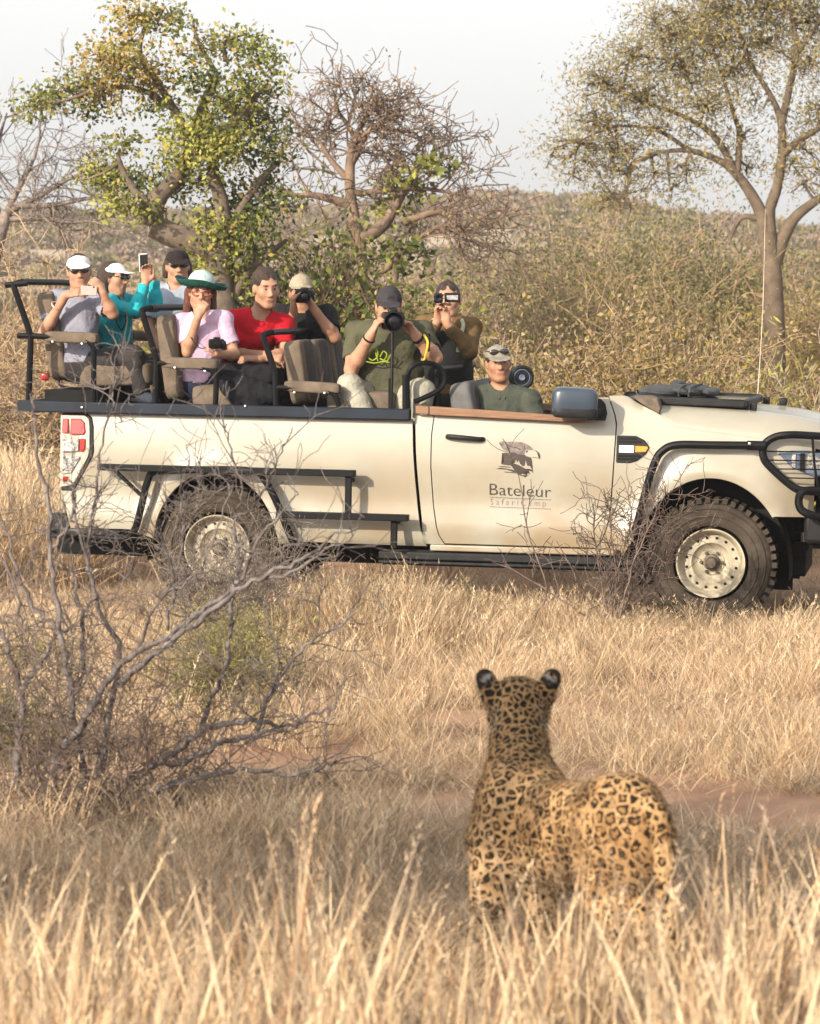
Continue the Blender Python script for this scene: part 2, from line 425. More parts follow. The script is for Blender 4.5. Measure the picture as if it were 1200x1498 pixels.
gap = [(.40, 1.43), (.46, 1.414), (.60, 1.365), (.75, 1.343), (.915, 1.327), (1.1, 1.312), (1.33, 1.300)]
seam = [(.44, 1.53), (.498, 1.514), (.53, 1.49), (.567, 1.468), (.75, 1.435), (1.0, 1.418), (1.2, 1.418), (1.34, 1.432)]
front = [(.44, 2.47), (.5, 2.492), (.57, 2.54), (.7, 2.575), (.978, 2.593), (1.2, 2.603), (1.3, 2.606), (1.38, 2.585), (1.46, 2.545)]
for far in (False, True):
    ax = [.0 + .43 * math.cos(a) for a in np.linspace(.0, math.pi, 26)]
    panel('bed_side', lambda z: -1.03 + max(0, .78 - z) * .22, lambda z: ip(z, gap) - .012,
          lambda x: max(arch(x, 0., .43, .54), ip(x, [(-1.1, .53), (-.6, .535), (-.43, .48), (.43, .47), (.6, .485), (1.4, .48)])), lambda x: 1.292, 60, 16, far, extra_x=ax)
    panel('cab_pillar', lambda z: ip(z, gap) + .008, lambda z: ip(z, seam) - .003, lambda x: .495, lambda x: 1.318, 5, 16, far)
    panel('door', lambda z: ip(z, seam) + .004, lambda z: ip(z, front) - .003, lambda x: .502,
          lambda x: ip(x, [(1.4, 1.325), (2.30, 1.30), (2.38, 1.30), (2.47, 1.42), (2.52, 1.455), (2.7, 1.458)]), 34, 18, far, extra_x=(2.4, 2.43, 2.46))
    ax = [3.22 + .48 * math.cos(a) for a in np.linspace(.0, math.pi, 26)]
    panel('front_fender', lambda z: ip(z, front) + .005, lambda z: 3.86 - max(0, z - 1.0) * .0,
          lambda x: max(arch(x, 3.22, .48, .583), ip(x, [(2.5, .495), (2.72, .495), (2.741, .43), (3.60, .43), (3.61, .735), (3.9, .73)])),
          lambda x: ip(x, [(2.5, 1.462), (2.6, 1.468), (2.69, 1.471), (2.76, 1.42), (2.876, 1.362), (2.92, 1.318), (2.977, 1.285), (3.1, 1.268), (3.53, 1.222), (3.9, 1.175)]), 60, 18, far, extra_x=list(ax) + [3.605])
# lower sill and rock slider
for s in (-1, 1):
    mb = MB(); mb.box((2.02, s * .885, .472), (1.20, .06, .04)); mb.build('sill', M_paint, truck, bevel=.008)
    mb = MB(); mb.box((1.95, s * .90, .418), (1.72, .09, .05)); mb.box((1.95, s * .93, .375), (1.72, .06, .022))
    mb.box((1.95, s * .84, .40), (1.70, .05, .10)); mb.build('rock_slider', M_plastic, truck, bevel=.008)
# dark inside: floor, wells, chassis, bulkheads, and dark sheets added so that gaps between panels read dark
mb = MB(); mb.box((.15, 0, .50), (2.3, 1.5, .10)); mb.box((2.0, 0, .43), (1.1, 1.66, .08)); mb.box((1.3, .0, .40), (5.0, .9, .16))
mb.box((0, 0, .40), (.12, 1.3, .12)); mb.box((3.22, 0, .40), (.12, 1.3, .12)); mb.box((3.3, 0, .85), (1.0, .8, .5)); mb.box((3.9, 0, .62), (.12, 1.4, .2))
mb.box((3.55, -.45, .50), (.5, .06, .08)); mb.build('chassis', M_dark, truck, bevel=.01)
for s in (-1, 1):
    for cx, rx, rz in ((0., .46, .57), (3.22, .50, .61)):
        mb = MB(); G = [[(cx + rx * math.cos(a), s * y, .385 + rz * math.sin(a)) for y in (.885, .45)] for a in np.linspace(-.1, math.pi + .1, 24)]
        mb.grid(G); mb.build('wheel_well', M_dark, truck)
        mb = MB(); mb.box((cx, s * .44, .62), (rx * 2, .02, .78)); mb.build('dark_backing_sheet', M_dark, truck)
    for c_, d_ in (((.88, s * .83, .9), (.82, .02, .72)), ((-.78, s * .83, .92), (.44, .02, .66)), ((1.95, s * .80, .88), (1.25, .02, .82)), ((2.66, s * .80, .95), (.08, .02, .9)), ((3.77, s * .62, .95), (.10, .02, .4))):
        mb = MB(); mb.box(c_, d_); mb.build('dark_backing_sheet', M_dark, truck)
mb = MB(); mb.box((.13, 0, 1.25), (2.25, 1.74, .03)); mb.box((-.75, 0, 1.31), (.9, 1.6, .04)); mb.box((1.305, 0, 1.0), (.02, 1.66, .6)); mb.build('deck', M_dark, truck)
mb = MB(); mb.box((-1.045, 0, .95), (.05, 1.66, .68)); mb.build('tailgate', M_paint, truck, bevel=.02)
mb = MB(); mb.box((-1.04, 0, .50), (.20, 1.72, .09)); mb.box((-1.06, -.82, .56), (.14, .16, .12)); mb.box((-.84, -.885, .505), (.40, .06, .055))
mb.build('rear_bumper', M_plastic, truck, bevel=.015)
# rail along the top of the load bed
for s in (-1, 1):
    mb = MB(); mb.box((-.022, s * .935, 1.325), (2.612, .07, .074)); mb.build('top_rail', M_rail, truck, bevel=.008)
mb = MB(); mb.box((-1.30, 0, 1.325), (.06, 1.80, .07)); mb.build('top_rail', M_rail, truck, bevel=.008)

# tail lamp
def on_side(poly, off, th, name, m, parent, bevel=0., far=False):
    s = 1 if far else -1
    mb = MB(); n = len(poly)
    V = [(x, s * (side_y(x, z) + off), z) for x, z in poly] + [(x, s * (side_y(x, z) + off - th), z) for x, z in poly]
    mb.add(V, [tuple(range(n)), tuple(range(2 * n - 1, n - 1, -1))] + [(i, i + n, (i + 1) % n + n, (i + 1) % n) for i in range(n)])
    return mb.build(name, m, parent, bevel=bevel)
for far in (False, True):
    tl = on_side([(-1.04, 1.285), (-.87, 1.285), (-.835, 1.26), (-.822, 1.20), (-.815, 1.04), (-.825, 1.00), (-.945, .79), (-.97, .775), (-1.04, .775)], .010, .05, 'tail_light', M_plastic, truck, .008, far)
    on_side([(-1.045, 1.272), (-.885, 1.272), (-.855, 1.25), (-.846, 1.20), (-.842, 1.05), (-.852, 1.005), (-.955, .815), (-1.045, .80)], .015, .05, 'lens_surround', mat('pale_lamp_trim', (.42, .38, .30), .35) if not far else MATS['pale_lamp_trim'], tl, .004, far)
    on_side([(-1.03, 1.248), (-.99, 1.248), (-.99, 1.155), (-1.03, 1.155)], .021, .03, 'lens', M_red, tl, .004, far)
    on_side([(-.975, 1.25), (-.905, 1.25), (-.88, 1.225), (-.872, 1.165), (-.885, 1.145), (-.975, 1.145)], .021, .03, 'lens', M_red, tl, .006, far)
    on_side([(-1.03, 1.125), (-.915, 1.12), (-.915, 1.035), (-1.03, 1.03)], .021, .03, 'lens', M_clear, tl, .006, far)
    on_side([(-.908, 1.12), (-.872, 1.12), (-.872, 1.06), (-.885, 1.035), (-.908, 1.035)], .022, .03, 'lens', M_red, tl, .004, far)
    on_side([(-1.025, 1.005), (-.91, 1.005), (-.905, .99), (-.965, .89), (-1.025, .885)], .021, .03, 'lens', M_clear, tl, .006, far)
    on_side([(-1.025, .87), (-.985, .87), (-1.0, .835), (-1.025, .835)], .021, .03, 'lens', M_red, tl, .004, far)
# steps and tube guard round the rear wheel
mb = MB()
mb.box((.10, -1.045, .944), (1.70, .075, .042)); mb.rod([TL(164, 684, -1.03), TL(206, 724, -1.03)], .014)
mb.box((.905, -1.04, .80), (.042, .03, .25)); mb.box((.87, -1.045, .668), (.86, .085, .042)); mb.box((1.205, -1.03, .56), (.042, .03, .18))
mb.box((.905, -.98, .90), (.04, .10, .03)); mb.box((1.205, -.95, .64), (.04, .12, .03)); mb.box((-.70, -.97, .94), (.04, .12, .03)); mb.box((.2, -.97, .94), (.04, .12, .03))
mb.build('side_step', M_black, truck, bevel=.006)
mb = MB()
mb.rod([TL(120, 785, -.95), TL(180, 788, -.96), TL(197, 775, -.98), TL(207, 740, -1.0), TL(216, 704, -1.0), TL(230, 690, -1.0), TL(300, 687, -1.0), TL(370, 689, -1.0), TL(386, 700, -1.0), TL(405, 735, -1.0), TL(425, 785, -.97), TL(440, 815, -.93)], .024, 10)
mb.build('wheel_guard_tube', M_black, truck)
mb = MB()
mb.rod([TL(926, 785, -.96), TL(934, 760, -.98), TL(946, 715, -1.0), TL(958, 677, -1.01), TL(969, 660, -1.01), TL(990, 651, -1.01), TL(1040, 651, -1.01), TL(1120, 652, -1.0)], .026, 10)
mb.tube([TL(1093, 651.5, -1.008), TL(1120, 652, -1.0)], .031, 10)
mb.pad(TL(1097, 649, -1.035), (.018, .012, .018), mi=1)
mb.build('wheel_guard_tube', [M_black, M_steel], truck)

# wheels
def wheel(cx, s):
    y = lambda q: s * q
    t = MB()
    t.lathe([(.235, y(.60)), (.24, y(.845)), (.27, y(.868)), (.32, y(.873)), (.365, y(.862)), (.392, y(.845)), (.402, y(.815)), (.405, y(.73)), (.402, y(.65)), (.39, y(.62)), (.30, y(.60)), (.235, y(.60))], (cx, 0, .42), 56)
    t.lathe([(.296, y(.874)), (.302, y(.879)), (.308, y(.874))], (cx, 0, .42), 56)
    t.lathe([(.345, y(.870)), (.350, y(.874)), (.356, y(.867))], (cx, 0, .42), 56)
    nl = 46
    for k in range(nl):
        a = 2 * math.pi * k / nl; c, q = math.cos(a), math.sin(a)
        rm = np.array([[-q, 0, c], [0, 1, 0], [c, 0, q]]).T
        rm = np.array([[-q, 0, c], [0, 1, 0], [c, 0, q]]).T
        off = .012 if k % 2 else 0.
        t.box((cx + (.405 - off * .3) * c, s * .84, .42 + (.405 - off * .3) * q), (.033, .052 + off, .034), np.array([[-q, 0, c], [0, 1, 0], [c, 0, q]]).T)
        t.box((cx + .410 * c, s * .745, .42 + .410 * q), (.034, .11, .016), np.array([[-q, 0, c], [0, 1, 0], [c, 0, q]]).T)
        t.box((cx + .405 * c, s * .65, .42 + .405 * q), (.033, .06, .03), np.array([[-q, 0, c], [0, 1, 0], [c, 0, q]]).T)
    wh = empty('wheel', (0, 0, 0)); wh.parent = truck
    t.build('tyre', M_rubber, wh, sharp=40)
    r = MB()
    r.lathe([(.215, y(.62)), (.200, y(.70)), (.203, y(.83)), (.216, y(.845)), (.221, y(.852)), (.219, y(.858)), (.212, y(.857)), (.196, y(.835)), (.188, y(.805)), (.180, y(.788)), (.163, y(.785)), (.140, y(.792)), (.128, y(.795)), (.120, y(.785)), (.105, y(.765)), (.085, y(.757)), (.078, y(.765)), (.0, y(.765))], (cx, 0, .42), 64)
    for k in range(16):
        a = 2 * math.pi * (k + .5) / 16; r.lathe([(.0, y(.790)), (.0095, y(.790)), (.0095, y(.75))], (cx + .160 * math.cos(a), 0, .42 + .160 * math.sin(a)), 10, mi=1)
    rim = r.build('rim', [M_rim, M_dark], wh, sharp=45)
    h = MB()
    h.lathe([(.0, y(.83)), (.030, y(.83)), (.036, y(.82)), (.038, y(.79)), (.052, y(.785)), (.055, y(.76))], (cx, 0, .42), 20)
    for k in range(6):
        a = 2 * math.pi * k / 6; h.lathe([(.0, y(.79)), (.009, y(.79)), (.011, y(.765))], (cx + .068 * math.cos(a), 0, .42 + .068 * math.sin(a)), 6)
    h.build('hub', M_hub, rim)
for cx in (0., 3.22):
    for s in (-1, 1): wheel(cx, s)

# bonnet
zs = [(2.86, 1.368), (2.92, 1.322), (2.977, 1.289), (3.1, 1.272), (3.53, 1.226), (3.9, 1.179), (4.06, 1.13)]
ze = [(2.86, 1.415), (3.4, 1.392), (3.7, 1.362), (3.9, 1.325), (4.06, 1.24)]
G = []
for x in np.linspace(2.88, 4.06, 26):
    a, b = ip(x, zs), ip(x, ze); yo = side_y(x, a) - .004; nar = max(0, x - 3.55) ** 2 * .35
    half = [(yo, a - .02), (yo, a + .001), (yo - .012, a + .35 * (b - a)), (.80 - nar, a + .70 * (b - a)), (.765 - nar, a + .90 * (b - a)), (.72 - nar, b), (.62 - nar, b + .008), (.56, b + .004), (.50, b + .012), (.25, b + .022)]
    G.append([(x, -y, z) for y, z in half] + [(x, 0, b + .024)] + [(x, y, z) for y, z in half[::-1]])
mb = MB(); mb.grid(G); mb.build('bonnet', M_paint, truck, sharp=60)
for yy in (-.66, .66):
    mb = MB(); mb.pad((3.455, yy, 1.416), (.045, .04, .05), e=.25); mb.build('bonnet_stop', M_plastic, truck)
mb = MB(); mb.pad((3.60, .1, 1.43), (.05, .05, .05), e=.4); mb.build('washer_jet', M_plastic, truck)
# front end
mb = MB(); mb.box((4.06, 0, .98), (.06, 1.30, .36)); mb.box((4.02, 0, .98), (.10, 1.44, .40), mi=1); mb.build('grille', [M_plastic, M_paint], truck, bevel=.02)
mb = MB(); mb.box((4.10, 0, .66), (.22, 1.64, .24)); mb.box((3.95, -.77, .66), (.30, .12, .20)); mb.box((3.95, .77, .66), (.30, .12, .20)); mb.build('front_bumper', M_plastic, truck, bevel=.03)
for s in (-1, 1):
    q = [TL(1137, 661, -.9)[[0, 2]], TL(1160, 659, -.9)[[0, 2]], (3.80, 1.155), (3.98, 1.13), (4.02, 1.10), (4.0, 1.0), (3.86, .985), TL(1180, 694, -.9)[[0, 2]], TL(1160, 685, -.9)[[0, 2]]]
    hl = on_side([tuple(v) for v in q], .012, .06, 'headlight', M_lamp, truck, .008, s > 0)
    on_side([(3.72, 1.13), (3.745, 1.13), (3.745, 1.04), (3.72, 1.05)], .016, .03, 'lens', M_clear, hl, .003, s > 0)
    on_side([(3.77, 1.135), (3.80, 1.135), (3.80, 1.02), (3.77, 1.025)], .016, .03, 'lens', M_plastic, hl, .003, s > 0)
    on_side([(3.82, 1.12), (3.92, 1.11), (3.92, 1.03), (3.82, 1.04)], .016, .03, 'lens', M_clear, hl, .003, s > 0)
bb = MB()
Yb = -.98
ring = [TL(1240, 640, -.84), TL(1200, 638, -.93), TL(1160, 636, Yb), TL(1135, 639, Yb), TL(1119, 650, Yb), TL(1117, 668, Yb), TL(1128, 684, Yb), TL(1160, 712, Yb), TL(1178, 718, -.97), TL(1205, 720, -.92), TL(1240, 722, -.83)]
for s in (1, -1):
    f = lambda L_: [np.array([p[0], p[1] * s, p[2]]) for p in L_]
    bb.rod(f(ring), .025, 10)
    bb.rod(f([TL(1215, 718, -.90), TL(1178, 718, Yb), TL(1169, 730, Yb), TL(1172, 745, Yb), TL(1186, 753, Yb), TL(1205, 757, -.93), TL(1240, 760, -.84)]), .026, 10)
    for q in ([TL(1121, 660, Yb), TL(1230, 662, -.87)], [TL(1126, 673, Yb), TL(1230, 675, -.87)], [TL(1138, 686, Yb), TL(1230, 687, -.87)], [TL(1152, 699, Yb), TL(1230, 701, -.87)]):
        bb.rod(f(q), .0045, 6)
    bb.rod(f([TL(1189, 640, -.94), TL(1192, 680, -.94), TL(1198, 718, -.94)]), .009, 6)
a_, b_ = ring[0], ring[-1]
for p in (a_, b_): bb.rod([(p[0], p[1], p[2]), (p[0] + .14, p[1] + .2, p[2]), (p[0] + .16, 0, p[2]), (p[0] + .14, -p[1] - .2, p[2]), (p[0], -p[1], p[2])], .03, 10)
bb.rod([(4.1, -.55, .62), (4.22, -.55, .75), (4.22, -.5, 1.15)], .03); bb.rod([(4.1, .55, .62), (4.22, .55, .75), (4.22, .5, 1.15)], .03)
bb.build('bull_bar', M_black, truck)

# folded windscreen, cowl, canvas roll
mb = MB(); mb.prism([(2.70, 1.472), (2.76, 1.428), (2.876, 1.362), (2.885, 1.40), (2.862, 1.462), (2.80, 1.474)], -.905, .905); mb.build('cowl', mat('dusty_brown_plastic', (.10, .075, .055), .7, .3, 14), truck, bevel=.006)
fw = MB(); rr = rot_xyz(0, 1.0, 0)
fw.box((3.13, -.71, 1.438), (.56, .05, .052), rr); fw.box((3.13, .71, 1.438), (.56, .05, .052), rr); fw.box((2.86, 0, 1.445), (.05, 1.46, .05)); fw.box((3.40, 0, 1.432), (.05, 1.46, .045))
fwo = fw.build('folded_windscreen', M_plastic, truck, bevel=.01)
fw = MB(); fw.box((3.13, 0, 1.445), (.50, 1.38, .008), rr); fw.build('glass', M_glass, fwo)
rb = MB()
for k, (x, z, sx, sz) in enumerate(((2.84, 1.488, .28, .065), (2.98, 1.497, .26, .07), (3.08, 1.485, .18, .055))): rb.pad((x, -.05 + .1 * k, z), (sx, 1.15 - .1 * k, sz), rot_xyz(0, 4, 3 * k - 3), .6, 10)
rb.pad((2.90, .1, 1.53), (.10, .3, .05), e=.7)
for x in (2.97, 3.035): rb.rod([(x, -.6, 1.47), (x + .01, -.55, 1.525), (x + .01, .3, 1.53)], .007)
rb.build('rolled_canvas', mat('charcoal_canvas', (.04, .042, .046), .8, .3, 12, bump=.3, bscale=25), truck)

# mirror
for s in (-1,):
    mr_ = MB(); mr_.pad((2.36, s * 1.09, 1.435), (.29, .20, .185), rot_xyz(0, 2, -8 * s), .42, 14)
    mo = mr_.build('wing_mirror', M_mirror, truck)
    mr_ = MB(); mr_.pad((2.365, s * 1.092, 1.368), (.285, .196, .075), rot_xyz(0, 2, -8 * s), .35, 12); mr_.rod([(2.42, s * 1.05, 1.37), (2.47, s * .95, 1.36), (2.50, s * .89, 1.36)], .03)
    mr_.build('mirror_base', M_plastic, mo)
    on_side([(2.415, 1.315), (2.535, 1.315), (2.545, 1.36), (2.53, 1.42), (2.50, 1.45), (2.47, 1.455)], .012, .04, 'mirror_mount', M_plastic, mo, .004, s > 0)
# wooden arm rest on the door
for s in (-1, 1):
    mb = MB(); mb.prism([(1.318, 1.385), (1.405, 1.382), (1.405, 1.328), (1.318, 1.333)], s * .89, s * .955); mb.prism([(1.409, 1.382), (2.40, 1.335), (2.41, 1.308), (2.37, 1.298), (1.409, 1.327)], s * .888, s * .957); mb.build('wooden_armrest', M_wood, truck, bevel=.005)
# handle
mb = MB()
for q in ((1.53, .014), (1.74, .010)): pass
hy = -side_y(1.64, 1.18)
mb.tube(spline([(1.525, hy - .002, 1.188), (1.55, hy - .035, 1.19), (1.64, hy - .045, 1.185), (1.73, hy - .03, 1.178), (1.755, hy - .002, 1.178)], 6), np.linspace(.018, .015, 25), 10)
mb.pad((1.548, hy - .035, 1.19), (.022, .014, .022), mi=1)
mb.build('door_handle', [M_plastic, M_steel], truck)
# side vent with its badge
hx = [(2.612, 1.222), (2.735, 1.222), (2.79, 1.195), (2.822, 1.152), (2.80, 1.11), (2.745, 1.065), (2.70, 1.050), (2.612, 1.050)]
sv = on_side(hx, .012, .05, 'side_vent', M_plastic, truck, .005)
on_side([(2.63, 1.16), (2.725, 1.16), (2.725, 1.115), (2.63, 1.115)], .016, .03, 'badge', M_white, sv, .002)
on_side([(2.733, 1.158), (2.805, 1.158), (2.815, 1.148), (2.80, 1.122), (2.733, 1.118)], .016, .03, 'indicator', M_orange, sv, .003)
for zz, a, b in ((1.205, 2.625, 2.74), (1.185, 2.625, 2.77), (1.095, 2.625, 2.77), (1.075, 2.625, 2.74)): on_side([(a, zz + .006), (b, zz + .006), (b, zz - .006), (a, zz - .006)], .018, .02, 'louvre', M_black, sv)
# whip antenna on the far fender
mb = MB(); a0 = TL(1107, 606, .80); a1 = TL(1120, 305, .80); mb.tube(spline([a0, (a0 + a1) / 2 + np.array([.012, 0, 0]), a1], 8), np.linspace(.004, .0015, 17), 6); mb.pad(a0 + np.array([0, 0, -.06]), (.05, .05, .16), e=.6); mb.build('whip_antenna', M_whip, truck)
# tracker's seat on the far front corner
ts = MB(); ts.pad((4.12, .62, 1.42), (.42, .44, .10), e=.3); ts.pad((4.02, .62, 1.56), (.09, .44, .34), rot_xyz(0, 6, 0), .3); ts.rod([(4.05, .45, .8), (4.05, .45, 1.4)], .022, mi=1); ts.rod([(4.05, .8, .8), (4.05, .8, 1.4)], .022, mi=1)
ts.build('tracker_seat', [M_seat, M_black], truck)

# ---------------------------------------------------------------- lettering and crest on the door
def flat_on_side(name, polys, m, parent, off=.0025):
    """thin printed shapes laid on the door skin; outlines in (x, z)"""
    bm = bmesh.new()
    for poly in polys:
        vs = [bm.verts.new((x, 0, z)) for x, z in poly]
        try: f = bm.faces.new(vs)
        except ValueError: pass
    bmesh.ops.triangulate(bm, faces=bm.faces, ngon_method='EAR_CLIP')
    for v in bm.verts: v.co.y = -(side_y(v.co.x, v.co.z) + off)
    me = bpy.data.meshes.new(name); bm.to_mesh(me); bm.free(); me.materials.append(m)
    return link_mesh(name, me, parent)
DOOR = [o for o in bpy.data.objects if o.name.startswith('door') and o.name.split('.')[0] == 'door'][0]
E_ = lambda pts: [tuple(TL(700 + x * 130 / 1200, 630 + y * 130 / 1200, -.925)[[0, 2]]) for x, y in pts]
flat_on_side('eagle_crest', [E_(q) for q in (
    [(275, 158), (330, 140), (400, 150), (500, 150), (590, 156), (650, 180), (705, 215), (745, 255), (700, 262), (640, 255), (615, 280), (620, 318), (560, 320), (510, 300), (440, 290), (400, 300), (350, 270), (310, 225), (318, 185)],)], M_ink2, DOOR)
flat_on_side('eagle_crest', [E_(q) for q in (
    [(320, 300), (400, 302), (440, 292), (510, 303), (560, 322), (622, 322), (650, 345), (712, 362), (722, 400), (730, 470), (735, 540), (700, 480), (660, 470), (640, 400), (625, 470), (600, 480), (580, 430), (560, 440), (545, 395), (525, 435), (510, 385), (495, 425), (450, 400), (440, 470), (380, 465), (310, 452), (345, 425), (345, 370), (325, 330)],
    [(440, 472), (470, 440), (540, 460), (590, 500), (640, 515), (690, 515), (730, 530), (745, 575), (715, 545), (680, 540), (700, 590), (650, 560), (610, 545), (650, 600), (590, 580), (555, 535), (545, 575), (570, 600), (520, 580), (480, 520)],
    [(520, 580), (570, 602), (610, 600), (650, 602), (690, 592), (655, 610), (636, 632), (600, 615), (560, 605)],
    [(240, 512), (300, 500), (380, 512), (480, 530), (520, 575), (440, 545), (380, 525), (300, 520)],
    [(262, 482), (330, 478), (430, 490), (440, 500), (340, 492)],
    [(340, 552), (400, 556), (470, 560), (520, 580), (440, 568), (370, 564)],
    [(640, 270), (670, 268), (668, 290), (648, 296)], [(745, 257), (790, 275), (825, 305), (838, 345), (830, 385), (815, 372), (822, 335), (805, 305), (770, 275)],
    [(715, 362), (740, 355), (810, 366), (815, 372), (740, 362)])], M_ink, DOOR)
def lettering(txt, x0, z0, width, height, slant, name, m, thin=0.):
    cu = bpy.data.curves.new(name, 'FONT'); cu.body = txt; cu.size = 1.; cu.offset = thin; cu.resolution_u = 3
    o = bpy.data.objects.new(name, cu); COL.objects.link(o); bpy.context.view_layer.update()
    me = bpy.data.meshes.new_from_object(o.evaluated_get(bpy.context.evaluated_depsgraph_get())); bpy.data.objects.remove(o)
    n = len(me.vertices); a = np.zeros(n * 3); me.vertices.foreach_get('co', a); a = a.reshape(-1, 3)
    lo, hi = a.min(0), a.max(0); a[:, 0] = x0 + (a[:, 0] - lo[0]) / (hi[0] - lo[0]) * width; a[:, 2] = z0 + a[:, 1] * height + (a[:, 0] - x0) * slant
    a[:, 1] = [-(side_y(x, z) + .0025) for x, z in zip(a[:, 0], a[:, 2])]
    me.vertices.foreach_set('co', a.ravel()); me.name = name; me.materials.clear(); me.materials.append(m); me.update()
    return link_mesh(name, me, DOOR)
bl = TL(716, 724, -.925); br = TL(806, 728, -.925)
lettering('Bateleur', bl[0], bl[2], br[0] - bl[0], .108, (br[2] - bl[2]) / (br[0] - bl[0]), 'lettering', M_ink, -.008)
bl2 = TL(717, 738.5, -.925); br2 = TL(798, 741, -.925)
lettering('S a f a r i', bl2[0], bl2[2], (br2[0] - bl2[0]) * .50, .056, (br2[2] - bl2[2]) / (br2[0] - bl2[0]), 'lettering', M_ink2, -.012)
bl3 = TL(762, 739.9, -.925)
lettering('C a m p', bl3[0], bl3[2], br2[0] - bl3[0], .056, (br2[2] - bl2[2]) / (br2[0] - bl2[0]), 'lettering', M_ink2, -.012)
for ya, yb in ((727.5, 731.5), (741.5, 745)):
    a = TL(716, ya, -.925); b = TL(806, yb, -.925); xs = np.linspace(a[0], b[0], 8); zz = np.linspace(a[2], b[2], 8)
    flat_on_side('rule_line', [list(zip(xs, zz + .002)) + list(zip(xs[::-1], zz[::-1] - .002))], M_ink2, DOOR)

# ---------------------------------------------------------------- seats
def seat_row(x0, z0, corner, knee, foot, arm, yfar=.88):
    """a bench row: near frame measured off the picture, two backs and cushions, far frame alike"""
    row = empty('seat_row', (0, 0, 0)); row.parent = truck
    fr = MB()
    for Y in (-.86, .86):
        T = lambda q: np.array([TL(*q, -.86)[0], Y, TL(*q, -.86)[2]])
        c, k, f = T(corner), T(knee), T(foot)
        fr.rod([f, (k + f) / 2, k], .021, 8, 4)
        up = c + (k - c) * .12
        fr.rod([k, c + (k - c) * .5, up, c + np.array([.012, -.02 * np.sign(Y), -.015]), c + np.array([.05, -.06 * np.sign(Y), .0])], .021, 8, 4)
        A = [T(q) for q in arm]; fr.rod(A, .019, 8, 5)
    c = TL(*corner, -.86)
    fr.rod([(c[0] + .05, -.80, c[2]), (c[0] + .06, 0, c[2] + .004), (c[0] + .05, .80, c[2])], .021, 8, 6)
    fr.build('seat_frame', M_black, row)
    return row
def bench(row, xb, zb, xt, zt, cush, ys=((-.45, .45), (.05, .45), (.55, .45)), arm=None):
    """backs from (xb, zb) up to (xt, zt); cushion (x, z, length)"""
    L_ = math.hypot(xt - xb, zt - zb); ang = math.degrees(math.atan2(xt - xb, zt - zb)); rm = rot_xyz(0, ang, 0)
    for yc, wd in ys:
        bk = MB(); c = ((xb + xt) / 2, yc, (zb + zt) / 2); bk.pad(c, (.13, wd, L_), rm, .28, 14)
        b = bk.build('backrest', M_seat, row)
        bk = MB(); o = rm @ np.array([.046, 0, .01]); bk.pad(np.add(c, o), (.05, wd * .62, L_ * .92), rm, .25, 10); bk.build('back_panel', M_seat2, b)
        bk = MB(); o = rm @ np.array([-.046, 0, .01]); bk.pad(np.add(c, o), (.05, wd * .62, L_ * .92), rm, .25, 10); bk.build('back_panel', M_seat2, b)
        cu = MB(); cu.pad((cush[0], yc, cush[1]), (cush[2], wd, .16), rot_xyz(0, -3, 0), .28, 12); q = cu.build('cushion', M_seat, row)
        cu = MB(); cu.pad((cush[0] + .01, yc, cush[1] + .055), (cush[2] * .94, wd * .62, .07), rot_xyz(0, -3, 0), .25, 10); cu.build('cushion_panel', M_seat2, q)
    if arm is not None:
        for Y in (-.83, .83):
            a, b = TL(*arm[0], -.83), TL(*arm[1], -.83); ap = MB(); m_ = (a + b) / 2; ap.pad((m_[0], Y, m_[2]), (abs(b[0] - a[0]), .10, .075), rot_xyz(0, math.degrees(math.atan2(a[2] - b[2], b[0] - a[0])), 0), .4, 10); ap.build('armrest', M_seat, row)
# rear row, middle row, front row
r3 = seat_row(0, 0, (18, 412), (45, 491), (42, 585), [(30, 491), (60, 492), (118, 496), (132, 502), (137, 515), (137, 550), (137, 588)])
for q in (((8, 417), (40, 414)), ((26, 491), (50, 491))):
    _x = MB(); _x.rod([TL(*q[0], -.85), TL(*q[1], -.85)], .02); _x.build('frame_stub', M_black, r3)
def xz(px, py, Y): q = TL(px, py, Y); return q[0], q[2]
xb, zb = xz(86, 556, -.68); xt, zt = xz(62, 426, -.68); bench(r3, xb, zb, xt, zt, (*xz(158, 549, -.8), .50), arm=((66, 492), (144, 495)))
_x = MB(); _x.box((TL(110, 580, -.7)[0], -.2, TL(110, 580, -.7)[2]), (.36, 1.2, .09)); _x.box((*TL(130, 575, -.7)[:1], .1, TL(130, 575, -.7)[2]), (.12, 1.1, .16)); _x.build('seat_base', M_dark, r3)
r2 = seat_row(0, 0, (206, 450), (229, 526), (227, 592), [(231, 531), (262, 533), (296, 537), (311, 543), (316, 556), (316, 575), (315, 595)])
xb, zb = xz(254, 585, -.68); xt, zt = xz(238, 460, -.68); bench(r2, xb, zb, xt, zt, (*xz(325, 580, -.8), .50), arm=((236, 530), (320, 533)))
r1 = seat_row(0, 0, (383, 486), (403, 546), (404, 598), [(405, 567), (440, 568), (472, 570), (488, 576), (495, 590), (495, 602)])
xb, zb = xz(438, 592, -.68); xt, zt = xz(425, 498, -.68); bench(r1, xb, zb, xt, zt, (*xz(520, 592, -.8), .46), arm=((416, 564), (499, 569)))
# bolts on the frames
for q in ((77, 500), (120, 503), (256, 538), (300, 543), (431, 574), (475, 575), (359, 594), (120, 596)):
    _x = MB(); _x.pad(TL(*q, -.975 if q[1] > 590 else -.885), (.014, .012, .014)); _x.build('bolt', M_steel, r1 if q[0] > 400 else r2 if q[0] > 200 else r3)
